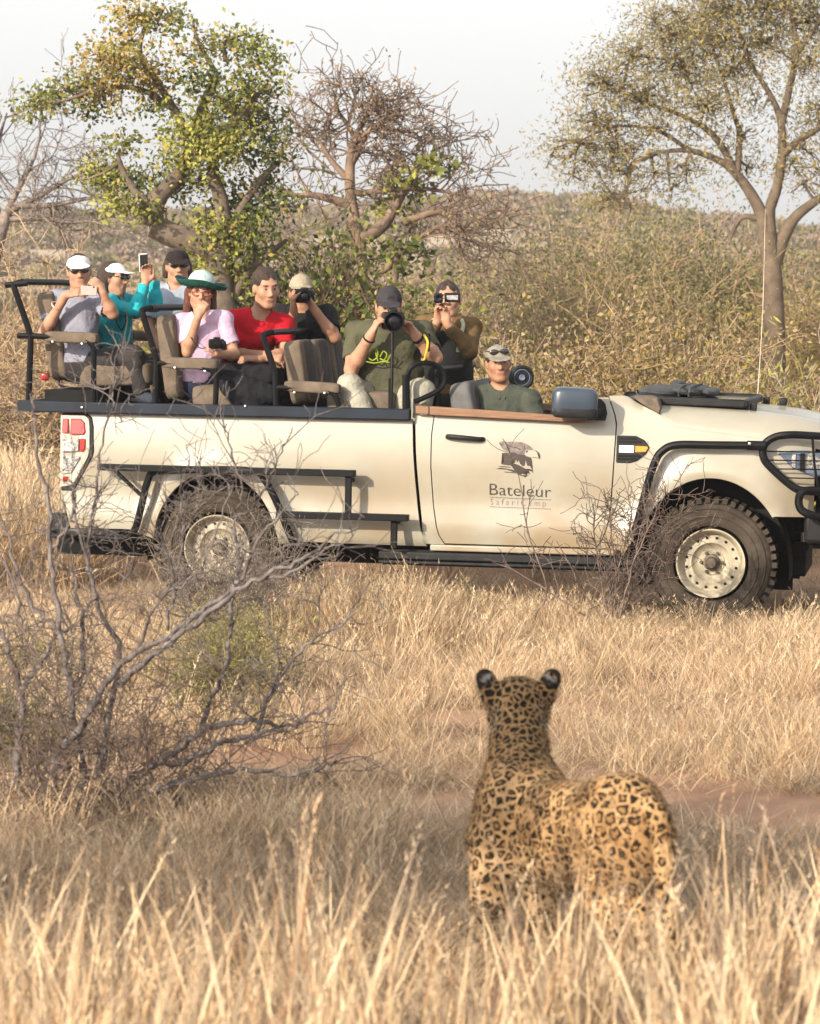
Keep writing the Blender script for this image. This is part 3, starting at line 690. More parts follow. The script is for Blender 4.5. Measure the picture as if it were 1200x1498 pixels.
# cab seats
for yc in (-.40, .40):
    cs = empty('cab_seat', (0, 0, 0)); cs.parent = truck
    c = MB(); c.pad((1.62, yc, 1.18), (.17, .54, .72), rot_xyz(0, -13, 0), .35, 14); c.pad((1.85, yc, .88), (.52, .52, .16), None, .35, 10); b = c.build('backrest', M_grey, cs)
    c = MB(); c.pad((1.66, yc, 1.19), (.12, .36, .62), rot_xyz(0, -13, 0), .4, 12); c.build('back_panel', M_seat2, b)
# grab loop, post, cross bar, spot lamp, dash, steering wheel
g = MB()
g.rod([TL(597, 602, -.80), TL(596, 575, -.80), TL(597, 548, -.80), TL(604, 536, -.80), TL(618, 531, -.78), TL(636, 533, -.74), TL(649, 545, -.72), TL(650, 560, -.72), TL(640, 572, -.74), TL(620, 582, -.77), TL(606, 588, -.79)], .017, 8, 5)
g.rod([TL(594, 602, -.80), TL(594, 548, -.80)], .024, 8)
g.rod([TL(571, 601, -.85), TL(571, 578, -.85), TL(571, 553, -.85)], .012, 8)
g.build('grab_rail', M_black, truck)
g = MB(); a = TL(640, 540, -.60); g.rod([a, (a[0] + .01, .85, a[2] + .005)], .022); g.rod([(a[0], .80, a[2]), (a[0], .80, 1.3)], .022); g.rod([(a[0], -.60, a[2]), (a[0], -.60, 1.3)], .022); g.build('cross_bar', M_black, truck)
sp_ = TL(762, 552, .35); g = MB(); fwd = rot_xyz(0, 0, 20)
g.lathe([(0, -.045), (.06, -.045), (.068, -.052), (.074, -.05), (.084, -.046), (.085, -.02), (.08, .03), (.05, .07), (0, .08)], (0, 0, 0), 28)
g.v[-1] = g.v[-1] @ fwd.T + sp_; g.rod([sp_ + np.array([0, 0, -.08]), sp_ + np.array([0, 0, -.22])], .015)
so = g.build('spot_lamp', M_plastic, truck)
g = MB(); g.lathe([(0, -.054), (.018, -.058), (.022, -.05)], (0, 0, 0), 20); g.lathe([(.05, -.0455), (.054, -.05), (.058, -.0455)], (0, 0, 0), 20); g.v = [v @ fwd.T + sp_ for v in g.v]; g.build('lens', M_lamp, so)
g = MB(); g.box((2.52, 0, 1.28), (.30, 1.62, .16)); g.box((2.62, 0, 1.40), (.16, 1.66, .08)); g.build('dashboard', M_plastic, truck, bevel=.03)
g = MB(); th = np.linspace(0, 2 * math.pi, 28, endpoint=False); rm = rot_xyz(0, 62, 0); g.tube([np.array([2.22, -.40, 1.20]) + rm @ np.array([.18 * math.cos(t), .18 * math.sin(t), 0]) for t in th], .015, 8, closed=True)
g.rod([(2.22, -.58, 1.20), (2.24, -.4, 1.19), (2.22, -.22, 1.20)], .014); g.rod([(2.24, -.40, 1.19), (2.42, -.40, 1.12)], .03); g.build('steering_wheel', M_plastic, truck)
g = MB(); g.rod([TL(85, 552, -.75), TL(93, 566, -.78), TL(140, 568, -.75)], .008); g.build('seat_frame', M_black, r3)
g = MB(); g.pad(TL(66, 551, -.7), (.06, .03, .05), e=.6); g.build('red_tag', M_red, r3)
# ================================================================ people
M_skin = mat('skin', (.34, .185, .12), .6, .08, 14, spec=.35, bump=.03, bscale=60)
M_tan = mat('tanned_skin', (.29, .15, .092), .6, .08, 14, spec=.35, bump=.03, bscale=60)
M_lip = mat('lips', (.27, .115, .09), .45, .06, 30)
M_eyew = mat('eye', (.06, .045, .04), .2, .2, 30)
def cloth(name, c, v=.14, rough=.9): return mat(name, c, rough, v, 5, spec=.15, bump=.9, bscale=17)
C_bluegrey = cloth('blue_grey_jersey', (.21, .215, .27)); C_turq = cloth('turquoise_jersey', (.02, .34, .40)); C_paleblue = cloth('pale_blue_jersey', (.26, .30, .36))
C_lilac = cloth('lilac_jersey', (.46, .33, .45)); C_red = cloth('red_jersey', (.42, .008, .018)); C_black = cloth('black_cotton', (.012, .012, .014))
C_olive = cloth('olive_jersey', (.065, .065, .04)); C_brown = cloth('brown_sleeves', (.11, .07, .03)); C_vest = cloth('black_vest', (.013, .014, .014)); C_green = cloth('grey_green_shirt', (.05, .057, .045))
C_trouser = cloth('charcoal_trousers', (.03, .028, .028)); C_jeans = cloth('navy_jeans', (.014, .018, .04)); C_pale = cloth('pale_grey_trousers', (.27, .26, .215)); C_white = cloth('white_cap_cloth', (.62, .61, .62), .06)
C_tan = cloth('khaki_cap_cloth', (.27, .235, .17)); C_char = cloth('charcoal_cap_cloth', (.035, .032, .036)); C_blackcap = cloth('black_cap_cloth', (.018, .013, .013)); C_cream = cloth('cream_cap_cloth', (.20, .185, .15), .12)
C_hatg = cloth('green_hat_felt', (.012, .068, .054)); C_hatw = cloth('pale_hat_crown', (.36, .47, .47), .1)
H_brown = mat('brown_hair', (.036, .019, .011), .6, .4, 40, spec=.4, bump=.6, bscale=70, aniso=(3, 3, .6)); H_red = mat('auburn_hair', (.10, .032, .018), .6, .4, 40, spec=.4, bump=.6, bscale=70, aniso=(3, 3, .6)); H_dark = mat('dark_hair', (.025, .014, .01), .6, .4, 40, spec=.4, bump=.6, bscale=70)
M_shade = mat('sunglass_lens', (.012, .010, .010), .08, .1, 10, spec=.7, coat=.5)
M_frame = mat('red_spectacle_frame', (.22, .02, .015), .35)
M_shoe = cloth('navy_shoe', (.03, .035, .05))
M_strap = cloth('black_strap', (.01, .01, .01)); M_lime = cloth('lime_print', (.17, .23, .02)); M_yel = cloth('yellow_strap', (.55, .42, .04)); M_pack = cloth('pale_strap', (.35, .36, .25))
M_cam = mat('camera_black', (.006, .006, .007), .5, .2, 20, spec=.2); M_lens = mat('lens_glass', (.005, .004, .008), .25, .2, 6, spec=.3, coat=.2); M_silver = mat('silver_phone', (.38, .27, .25), .4, .05, 10); M_screen = mat('phone_glass', (.02, .025, .03), .08, .1, 10, spec=.7)

view = lambda a, b, c: np.array([a, -c, b], float)      # right, up, towards the photographer
unit = lambda v: np.asarray(v, float) / (np.linalg.norm(v) + 1e-12)

def hand(s, wrist, d, n, curl=45, thumb=1, sc=1., tg='skin', spread=1., tcurl=.5):
    """palm, four fingers and a thumb; d to the fingertips, n out of the palm, thumb on the side thumb * (d x n)"""
    wrist = np.asarray(wrist, float); d = unit(d); n = unit(np.asarray(n) - d * np.dot(n, d)); sd = np.cross(d, n) * thumb
    q = lambda a, b, c: wrist + (d * a + sd * b + n * c) * sc
    s.cap(wrist, q(.03, 0, 0), .024 * sc, .026 * sc, tg, .015)
    s.ell(q(.052, .002, 0), np.array([.050, .040, .0165]) * sc, np.stack([d, sd, n], 1), tg, .012)
    s.cap(q(.085, .030, 0), q(.085, -.030, 0), .0125 * sc, .0115 * sc, tg, .010)
    for k, (off, L_) in enumerate(((.030, .074), (.010, .083), (-.010, .077), (-.029, .060))):
        base = q(.083, off, 0); ang = 0.; p = base; dir_sp = d + sd * off * 3.2 * spread
        for j, (fr, r0, r1) in enumerate(((.46, .0098, .0090), (.30, .0090, .0082), (.24, .0082, .0070))):
            ang += R(curl * (.75 if j == 0 else 1.05 if j == 1 else .6) * (1 + .08 * (k - 1)))
            v = unit(unit(dir_sp) * math.cos(ang) + n * math.sin(ang)); e = p + v * L_ * fr * sc
            s.cap(p, e, r0 * sc, r1 * sc, tg, .004); p = e
    t0 = q(.022, .026, .006); t1 = q(.052, .052, .016 + .01 * tcurl); t2 = q(.080, .058 - .014 * tcurl, .024 + .022 * tcurl); t3 = q(.100, .056 - .028 * tcurl, .028 + .030 * tcurl)
    s.cap(t0, t1, .016 * sc, .0125 * sc, tg, .012).cap(t1, t2, .0115 * sc, .0105 * sc, tg, .004).cap(t2, t3, .0102 * sc, .0080 * sc, tg, .004)

def head_axes(yaw, pitch, roll):
    """forward, right-of-picture, up; yaw turns the face to the right of the picture, pitch lifts it"""
    y, p, r = R(yaw), R(pitch), R(roll)
    f = np.array([math.sin(y) * math.cos(p), -math.cos(y) * math.cos(p), math.sin(p)]); side = np.array([math.cos(y), math.sin(y), 0]); up = np.cross(side, f) ; up = up if up[2] > 0 else -up
    return f, side * math.cos(r) + up * math.sin(r), up * math.cos(r) - side * math.sin(r)
class Head:
    def __init__(h, c, yaw=0, pitch=0, roll=0, sc=1.): h.c = np.asarray(c, float); h.f, h.s, h.u = head_axes(yaw, pitch, roll); h.sc = sc; h.m = np.stack([h.s, h.f, h.u], 1)
    def __call__(h, s, f, u): return h.c + (h.s * s + h.f * f + h.u * u) * h.sc
def face(s, h, beard=None, sk='skin', brow='brow', smile=0.):
    q = h; k = h.sc; E = lambda c, r, **a: s.ell(q(*c), np.array(r) * k, h.m, **a)
    C = lambda a, b, ra, rb, **kw: s.cap(q(*a), q(*b), ra * k, rb * k, **kw)
    E((0, -.014, .028), (.075, .095, .088), tag=sk, k=.02); E((0, .022, -.030), (.061, .070, .082), tag=sk, k=.03)
    E((0, .058, -.096), (.030, .026, .020), tag=sk, k=.028); C((-.046, .0, -.070), (-.018, .058, -.098), .022, .018, tag=sk, k=.03); C((.046, .0, -.070), (.018, .058, -.098), .022, .018, tag=sk, k=.03)
    C((-.036, .076, .034), (.036, .076, .034), .013, .013, tag=sk, k=.018)
    for e in (-1, 1):
        s.ell(q(e * .031, .102, .010), np.array([.017, .017, .011]) * k, h.m, tag=None, k=.012, op='-')
        E((e * .031, .0745, .010), (.0135, .0135, .0115), tag=sk, k=.002); s.ell(q(e * .031, .089, .010), np.array([.0125, .008, .0055]) * k, h.m, tag='eye', op='paint')
        E((e * .040, .058, -.020), (.022, .018, .022), tag=sk, k=.03)
        E((e * .077, -.006, -.006), (.010, .020, .033), tag=sk, k=.008)
        s.cap(q(e * .016, .094, .032), q(e * .047, .082, .034), .0062 * k, .005 * k, tag=brow, op='paint')
    C((0, .088, .014), (0, .108, -.026), .010, .0125, tag=sk, k=.012); C((-.012, .098, -.030), (.012, .098, -.030), .009, .009, tag=sk, k=.008)
    C((-.016, .084, -.060), (.016, .084, -.060), .0085, .0085, tag=sk, k=.018)
    s.cap(q(-.015, .095, -.060), q(.015, .095, -.060), .0055 * k, .0055 * k, tag='lip', op='paint')
    if beard:
        s.ell(q(0, .050, -.100), np.array([.060, .060, .040]) * k, h.m, tag=beard, op='paint'); s.cap(q(-.03, .098, -.046), q(.03, .098, -.046), .006 * k, .006 * k, tag=beard, op='paint')

def soft_child(s, name, h, mats, parent, smooth=1, disp=0., freq=40., sd=1):
    V, Fq = s.mesh(h); V = relax(V, Fq, smooth)
    if disp: V = V + vnormals(V, Fq) * (wav(V, freq, sd) * disp)[:, None]
    names = list(mats); t = s.tags(V[Fq].mean(1), names) if len(names) > 1 else np.zeros(len(Fq), int)
    V = V - np.asarray(parent.location)
    return link_mesh(name, np_mesh(name, V, Fq, [mats[n] for n in names], t), parent)

def person(label, head, sh, el, wr, neck, pel, mats, shirt=None, legs=None, hands=(), arm_r=1., body_r=1., sleeve='short', beard=None, faceless=False, sk='skin', torso_f=None, voxel=.0082, shirt_name='shirt', legs_name='trousers', collar=False):
    """one continuous figure; sh/el/wr are pairs (left of picture, right of picture)"""
    s = SDF(); h = head
    face(s, h, beard, sk)
    neck, pel = np.asarray(neck, float), np.asarray(pel, float); sh = [np.asarray(x, float) for x in sh]
    s.cap(h(0, -.018, -.055), neck + (0, 0, -.01), .052 * h.sc, .056 * h.sc, sk, .03)
    rt = unit(sh[1] - sh[0]); up = unit(neck - pel); rt = unit(rt - up * rt.dot(up)); fw = np.cross(up, rt); fw = fw if torso_f is None else fw
    M3 = np.stack([rt, fw, up], 1); w_ = np.linalg.norm(sh[1] - sh[0]) / 2; b = body_r; L_ = np.linalg.norm(neck - pel)
    tt = 'shirt'
    s.cap(sh[0], neck + (sh[0] - neck) * .25 - up * .01, .056 * b, .050 * b, tt, .03); s.cap(sh[1], neck + (sh[1] - neck) * .25 - up * .01, .056 * b, .050 * b, tt, .03)
    s.ell(pel + up * L_ * .70, [w_ * .98, .115 * b, L_ * .30], M3, tt, .05); s.ell(pel + up * L_ * .38, [w_ * .86 * b, .118 * b, L_ * .30], M3, tt, .06); s.ell(pel + up * L_ * .05, [w_ * .90 * b, .125 * b, .13], M3, tt if legs is None else 'shirt', .05)
    s.ell(pel - up * .03, [w_ * .92 * b, .13 * b, .11], M3, 'legs', .04, bias=-.004)
    for i in (0, 1):
        if el[i] is None: continue
        e, w2 = np.asarray(el[i], float), np.asarray(wr[i], float); a = arm_r
        su = 'shirt' if sleeve != 'none' else sk; tip = sh[i] + (e - sh[i]) * .62
        s.cap(sh[i], tip, .053 * a, .046 * a, su, .03)
        s.cap(sh[i] + (e - sh[i]) * .55, e, .043 * a, .037 * a, 'shirt' if sleeve == 'long' else sk, .012)
        mid = e + (w2 - e) * .3
        fs = 'shirt' if sleeve == 'long' else sk
        s.cap(e, mid, .038 * a, .041 * a, fs, .02); s.cap(mid, e + (w2 - e) * .9, .041 * a, .028 * a, fs, .02); s.cap(e + (w2 - e) * .82, w2, .029 * a, .026 * a, sk, .015)
    for hd in hands: hand(s, tg=sk, **hd)
    if legs:
        for leg in legs:
            kn, an = np.asarray(leg[0], float), np.asarray(leg[1], float); hip = pel + rt * (leg[2] if len(leg) > 2 else 0) - up * .04
            s.cap(hip, kn, .085 * b, .062 * b, 'legs', .04); s.cap(kn, an, .060 * b, .045 * b, 'legs', .02)
            if len(leg) > 3: toe = np.asarray(leg[3], float); s.cap(an + (0, 0, -.03), toe, .042, .036, 'shoe', .02)
    names = ['skin', 'shirt', 'legs', 'eye', 'brow', 'lip', 'beard', 'shoe']
    use = [mats.get('skin', M_skin), mats['shirt'], mats.get('legs', C_trouser), M_eyew, mats.get('hair', H_brown), M_lip, mats.get('beard', mats.get('hair', H_brown)), mats.get('shoe', M_shoe)]
    V, Fq = s.mesh(voxel); V = relax(V, Fq, 1)
    vt = s.tags(V, names); N = vnormals(V, Fq); clothy = (vt == 1) | (vt == 2)
    ft = s.tags(V[Fq].mean(1), names)
    org = pel.copy(); org[2] -= .1
    o = link_mesh('person', np_mesh('person', V - org, Fq, use, ft)); o.location = Vector(org)
    tag(o, label, 'person')
    # clothes: shells a few millimetres off the body, with folds
    for idx, nm, thick in ((1, shirt_name, .009), (2, legs_name, .008)):
        fsel = (ft == idx)
        if fsel.sum() < 30: continue
        Fs = Fq[fsel]; used, inv = np.unique(Fs.ravel(), return_inverse=True); Fs = inv.reshape(-1, 4)
        Vs, Ns = V[used], N[used]; ec = np.zeros(len(used)); ec_all = np.bincount(Fq.ravel(), minlength=len(V))[used]; ec = np.bincount(Fs.ravel(), minlength=len(used)); rim = ec < ec_all
        fold = wav(Vs * [1, 1, 1.6], 24, 3) * .008 + (1 - np.abs(wav(Vs * [1., 1, .7], 22, 8)) * 2.4) * .006 + wav(Vs, 60, 5) * .002
        Vs = Vs + Ns * (thick + fold)[:, None]
        Vs = relax_open(Vs, Fs, rim, 1)
        c = link_mesh(nm, np_mesh(nm, Vs - org, Fs, use[idx]), o)
        q = c.modifiers.new('cloth', 'SOLIDIFY'); q.thickness = .006; q.offset = -1
    return o
def relax_open(V, Fq, rim, it):
    for _ in range(it): W = relax(V, Fq, 1); V = np.where(rim[:, None], V * .7 + W * .3, W)
    return V
def cap_hat(o, h, m, brim=.075, tilt=-8, name='cap', bm=None, badge=None, tall=.0, bw=.078):
    s = SDF(); q = h
    s.ell(q(0, -.012, .040), np.array([.083, .104, .078 + tall]) * h.sc, h.m, 'c', .01); s.cut(q(0, 0, .040), -h.u)
    s2 = SDF(); tl = R(tilt); bf = h.f * math.cos(tl) + h.u * math.sin(tl); bu = np.cross(h.s, bf); bu = bu if bu.dot(h.u) > 0 else -bu
    s.ell(q(0, .072, .045) + bf * brim * .45 * h.sc, np.array([bw, brim + .006, .0075]) * h.sc, np.stack([h.s, bf, bu], 1), 'b', .006)
    s.ell(q(0, -.012, .118 + tall), np.array([.009, .009, .005]) * h.sc, h.m, 'c', .006)
    return soft_child(s, name, .0055, {'c': m, 'b': bm or m}, o, 1, .0012, 30, 4)
def shades(o, h, name='sunglasses', up=.012, fwd=.094, tilt=0.):
    s = SDF()
    for e in (-1, 1):
        s.ell(h(e * .034, fwd, up), np.array([.031, .010, .021]) * h.sc, h.m, 'l', .004); s.cap(h(e * .062, fwd - .012, up + .006), h(e * .080, fwd - .10, up + .006), .004, .004, 'l', .003)
    s.cap(h(-.012, fwd + .004, up + .005), h(.012, fwd + .004, up + .005), .005, .005, 'l', .003)
    return soft_child(s, name, .004, {'l': M_shade}, o)
def hair(o, h, m, long=0., side=1., top=.0, name='hair', front=.055, disp=.004):
    s = SDF()
    s.ell(h(0, -.022, .030), np.array([.083, .100, .096 + top]) * h.sc, h.m, 'h', .02)
    if long:
        for e in (-1, 1): s.cap(h(e * .070 * side, -.035, .0), h(e * .082 * side, -.030, -long), .034, .026, 'h', .03)
        s.cap(h(0, -.075, 0), h(0, -.07, -long), .05, .045, 'h', .04)
    s.p.append(dict(t='e', c=h(0, front + .035, -.035), r=np.array([.069, .085, .098]) * h.sc, rot=h.m, tag=None, k=.006, op='-', bias=0))
    if not long: s.cut(h(0, -.06, -.055), -h.u)
    return soft_child(s, name, .005, {'h': m}, o, 1, disp, 55, 7)

# ---------------------------------------------------------------- things they hold
def cam_frame(d, up=(0, 0, 1)):
    f = unit(d); s_ = unit(np.cross(f, up)); return f, s_, np.cross(s_, f)
def photo_camera(name, c, d, label, body=(.14, .10, .07), lens=(.036, .12), hood=None, roll=0., sub=True, group=None):
    """lens axis along d from the lens front c back to the body"""
    f, s_, u = cam_frame(d); rm = np.stack([s_, f, u], 1); c = np.asarray(c, float); ctr = c - f * (lens[1] + body[2] / 2)
    root = empty(name, ctr); tag(root, label, 'camera', group)
    b = MB(); b.pad((0, 0, 0), (body[0], body[2], body[1]), None, .3, 12); b.pad((0, 0, body[1] * .52), (body[0] * .42, body[2] * .8, body[1] * .35), None, .45, 10); b.pad((-body[0] * .42, .02, -.005), (.03, body[2] * 1.1, body[1] * .85), None, .5, 8)
    b.v = [v @ rm.T for v in b.v]; b.build('camera_body', M_cam, root)
    l = MB(); r_, L_ = lens; y0 = body[2] / 2
    h_ = hood or r_
    l.lathe([(0, y0), (r_ * .82, y0), (r_ * .86, y0 + L_ * .2), (r_ * .93, y0 + L_ * .22), (r_ * .93, y0 + L_ * .5), (r_ * .88, y0 + L_ * .52), (r_ * .9, y0 + L_ * .68), (h_ * .97, y0 + L_ * .75), (h_, y0 + L_), (h_ * .93, y0 + L_), (h_ * .86, y0 + L_ * .8), (0, y0 + L_ * .8)], (0, 0, 0), 28)
    l.v = [v @ rm.T for v in l.v]; lo = l.build('lens_barrel', M_cam, root)
    g = MB(); g.lathe([(h_ * .86, y0 + L_ * .80), (h_ * .6, y0 + L_ * .84), (h_ * .3, y0 + L_ * .86), (0, y0 + L_ * .865)], (0, 0, 0), 24); g.v = [v @ rm.T for v in g.v]; g.build('lens_glass', M_lens, lo)
    return root
def phone(c, n, up, size, m_back, label):
    n = unit(n); u = unit(np.asarray(up) - n * np.dot(up, n)); s_ = np.cross(u, n); rm = np.stack([s_, n, u], 1)
    root = empty('phone', c); tag(root, label, 'phone')
    b = MB(); b.box((0, 0, 0), (size[0], .009, size[1]), rm); b.build('phone_case', m_back, root, bevel=.003)
    b = MB(); b.box(n * -.0055, (size[0] * .92, .002, size[1] * .86), rm); b.build('screen', M_screen, root)
    b = MB(); b.pad(n * .0055 + s_ * size[0] * .3 + u * size[1] * .38, (.012, .004, .012), rm, .7, 6); b.build('camera_eye', M_screen, root)
    return root
def wristband(o, w, d, r, name='wrist_band', m=None, wd=.012):
    d = unit(d); a = np.cross(d, [0, 0, 1.]); a = unit(a); b = np.cross(d, a); w = np.asarray(w, float) - np.asarray(o.location)
    mb = MB(); mb.tube([w + (a * math.cos(t) + b * math.sin(t)) * r for t in np.linspace(0, 2 * math.pi, 16, endpoint=False)], wd / 2, 6, closed=True)
    return mb.build(name, m or M_strap, o)
def straps(o, name, lines, r, m):
    mb = MB(); og = np.asarray(o.location)
    for l in lines: mb.tube(spline([np.asarray(p) - og for p in l], 6), r, 6)
    return mb.build(name, m, o)

# ---- rear row: woman with the white cap
Y1 = -.56
h = Head(VP(116, 397, Y1 - .02), 8, -4, 4, .97)
v = lambda x, y, dz=0.: VP(x, y, Y1 + dz)
o = person('woman in a white cap and blue grey top holding up a pink silver phone', h,
    [v(83, 438), v(141, 440)], [v(64, 487, -.12), v(165, 459, -.14)], [v(96, 432, -.24), v(150, 428, -.22)], v(114, 432), v(117, 528, .02),
    dict(shirt=C_bluegrey, legs=C_trouser, hair=H_brown),
    legs=[(v(196, 520, -.08), v(208, 574, -.06), -.06, v(222, 584, -.10)), (v(186, 516, .14), v(196, 572, .14), .07, v(212, 582, .12))],
    hands=[dict(wrist=v(96, 432, -.24), d=view(.93, .22, .1), n=view(.15, -.75, -.6), curl=22, thumb=1, sc=.98), dict(wrist=v(150, 428, -.22), d=view(-.55, .75, .0), n=view(-.5, -.2, -.7), curl=48, thumb=-1, sc=.98)], arm_r=.92, body_r=.95, shirt_name='t_shirt')
s_ = SDF(); s_.ell(v(104, 465, -.085), [.075, .07, .065], None, 'a', .04).ell(v(130, 466, -.085), [.075, .07, .065], None, 'a', .05)
cap_hat(o, h, C_white); shades(o, h); hair(o, h, H_brown, 0)
wristband(o, v(83, 447, -.205), v(96, 432, -.24) - v(64, 487, -.12), .036, 'wristwatch', M_silver)
phone(v(130, 425, -.275), view(.05, .1, 1), view(.04, 1, .05), (.105, .062), M_silver, 'pink silver phone held sideways by the woman in the white cap')
# ---- rear row: turquoise top, in profile
Y2 = -.05
v = lambda x, y, dz=0.: VP(x, y, Y2 + dz)
h = Head(v(167, 407), 62, -2, 0, .96)
o = person('woman in turquoise long sleeves and white cap seen from the side, raising a phone', h,
    [v(162, 447, -.15), v(184, 443, .14)], [v(197, 456, -.16), v(228, 446, .02)], [v(213, 414, -.12), v(224, 409, .02)], v(165, 437), v(172, 530, .05),
    dict(shirt=C_turq, legs=C_trouser, hair=H_brown), legs=[(v(240, 530, -.1), v(246, 590, -.1), 0), (v(240, 530, .12), v(246, 590, .12), 0)],
    hands=[dict(wrist=v(213, 414, -.12), d=view(.05, 1, .0), n=view(.25, .1, .9), curl=30, thumb=1, sc=.95), dict(wrist=v(224, 409, .02), d=view(-.25, .95, .15), n=view(-.9, .0, .3), curl=40, thumb=1, sc=.95)], sleeve='long', arm_r=.88, body_r=.88, shirt_name='long_sleeved_top')
cap_hat(o, h, C_white, .07, -4); hair(o, h, H_brown, .10); shades(o, h)
straps(o, 'neck_strap', [[v(172, 432, -.16), v(182, 450, -.19), v(184, 470, -.18), v(178, 484, -.17)], [v(178, 484, -.17), v(170, 470, -.18), v(166, 444, -.17)]], .004, M_strap)
phone(v(210, 384, -.10), view(-.55, .1, -.85), view(-.12, 1, 0), (.065, .125), C_white, 'upright pale phone in the raised hands of the woman in turquoise')
# ---- behind: black cap and sunglasses
Y3 = .45
v = lambda x, y, dz=0.: VP(x, y, Y3 + dz)
h = Head(v(260, 389), 10, -4, 2, 1.)
o = person('person in a black cap and sunglasses with a pale blue top, sitting behind', h, [v(228, 428), v(288, 430)], [v(218, 480, -.05), v(300, 484, -.05)], [v(236, 512, -.2), v(284, 514, -.2)], v(258, 423), v(258, 530), dict(shirt=C_paleblue, hair=H_brown), legs=[(v(300, 540, -.1), v(310, 590, -.1), 0)],
    hands=[dict(wrist=v(236, 512, -.2), d=view(.8, -.3, .3), n=view(0, -1, 0), curl=35, thumb=1), dict(wrist=v(284, 514, -.2), d=view(-.8, -.3, .3), n=view(0, -1, 0), curl=35, thumb=-1)], shirt_name='t_shirt')
cap_hat(o, h, C_blackcap, .07, -14); shades(o, h); hair(o, h, H_brown, .06)
# ---- middle row: green hat
Y4 = -.52
v = lambda x, y, dz=0.: VP(x, y, Y4 + dz)
h = Head(v(294, 428), 5, -6, -3, .96)
o = person('woman in a wide green brimmed hat and lilac shirt with one hand over her mouth', h,
    [v(266, 472), v(327, 467)], [v(274, 515, -.10), v(344, 519, -.04)], [v(289, 466, -.19), v(322, 519, -.22)], v(297, 464), v(292, 556, .02),
    dict(shirt=C_lilac, legs=C_jeans, hair=H_red), legs=[(v(352, 560, -.05), v(366, 605, -.05), -.06), (v(356, 556, .16), v(372, 605, .14), .06)],
    hands=[dict(wrist=v(290, 464, -.19), d=view(.32, .9, -.15), n=view(.3, .1, -.9), curl=38, thumb=1, sc=.95), dict(wrist=v(322, 519, -.22), d=view(-.35, .55, .5), n=view(-.9, -.1, .1), curl=55, thumb=1, sc=.95)], arm_r=.88, body_r=.95, shirt_name='t_shirt')
hair(o, h, H_red, .145, 1.08)
g = MB(); og = np.asarray(o.location)
for e in (-1, 1): g.tube([h(e * .034 + .029 * math.cos(t), .099 - .008 * abs(math.cos(t)), .006 + .020 * math.sin(t)) - og for t in np.linspace(0, 2 * math.pi, 18, endpoint=False)], .0036, 6, closed=True); g.tube([h(e * .062, .092, .010) - og, h(e * .080, -.01, .010) - og], .003, 6)
g.tube([h(-.008, .102, .010) - og, h(.008, .102, .010) - og], .0032, 6); g.build('spectacles', M_frame, o)
g = MB(); prof = [(.084, .058), (.10, .052), (.125, .046), (.148, .046), (.170, .058), (.186, .082), (.181, .085), (.164, .066), (.143, .056), (.122, .055), (.098, .062), (.084, .070)]
g.lathe(prof, (0, 0, 0), 40, axis='z'); ang_ = np.arctan2(g.v[0][:, 1], g.v[0][:, 0]); lift = np.clip((np.linalg.norm(g.v[0][:, :2], axis=1) - .11) / .06, 0, 1)
V_ = g.v[0]; V_[:, 2] -= lift * .055 * np.clip(-np.cos(ang_ - 2.6), -1, 1) * .5 + lift * .01 * np.sin(3 * ang_); g.v[0] = np.array([h(x, y - .012, z - .006) for x, y, z in V_]) - og
hb = g.build('hat', C_hatg, o)
s_ = SDF(); s_.ell(h(0, -.012, .068), np.array([.090, .104, .086]), h.m, 'c', .01).cut(h(0, 0, .050), -h.u); soft_child(s_, 'hat_crown', .006, {'c': C_hatw}, o)
hc_ = bpy.data.objects['hat_crown'] if 'hat_crown' in bpy.data.objects else None
if hc_: hc_.parent = hb; 
for c in list(hb.children): c.matrix_parent_inverse = Matrix.Identity(4)
photo_camera('compact_camera', v(319, 504, -.345), view(.25, -.1, 1), 'small black compact camera resting in the lap of the woman in the green hat', body=(.105, .062, .030), lens=(.022, .035))
straps(o, 'camera_cord', [[v(277, 490, -.16), v(284, 500, -.2), v(293, 509, -.22), v(306, 508, -.26)]], .003, M_strap)
# ---- middle row: red shirt
Y5 = -.02
v = lambda x, y, dz=0.: VP(x, y, Y5 + dz)
h = Head(v(389, 422, -.12), 22, -10, 3, 1.06)
o = person('man in a red shirt with short brown hair leaning forward and looking ahead', h,
    [v(343, 469, -.08), v(414, 474, .02)], [v(338, 519, -.14), v(418, 518, -.12)], [v(392, 520, -.30), v(378, 526, -.34)], v(379, 459, -.06), v(352, 560, .10), dict(shirt=C_red, legs=C_trouser, hair=H_brown), legs=[(v(400, 556, -.12), v(410, 605, -.10), -.07), (v(410, 552, .10), v(418, 605, .10), .07)],
    hands=[dict(wrist=v(392, 520, -.30), d=view(.9, -.2, .2), n=view(-.1, -.6, -.6), curl=40, thumb=-1), dict(wrist=v(378, 526, -.34), d=view(-.8, .1, .3), n=view(0, -.8, -.4), curl=40, thumb=-1)], arm_r=1.08, body_r=1.08, shirt_name='t_shirt')
hair(o, h, H_brown, 0, top=.014, front=.052, disp=.016)
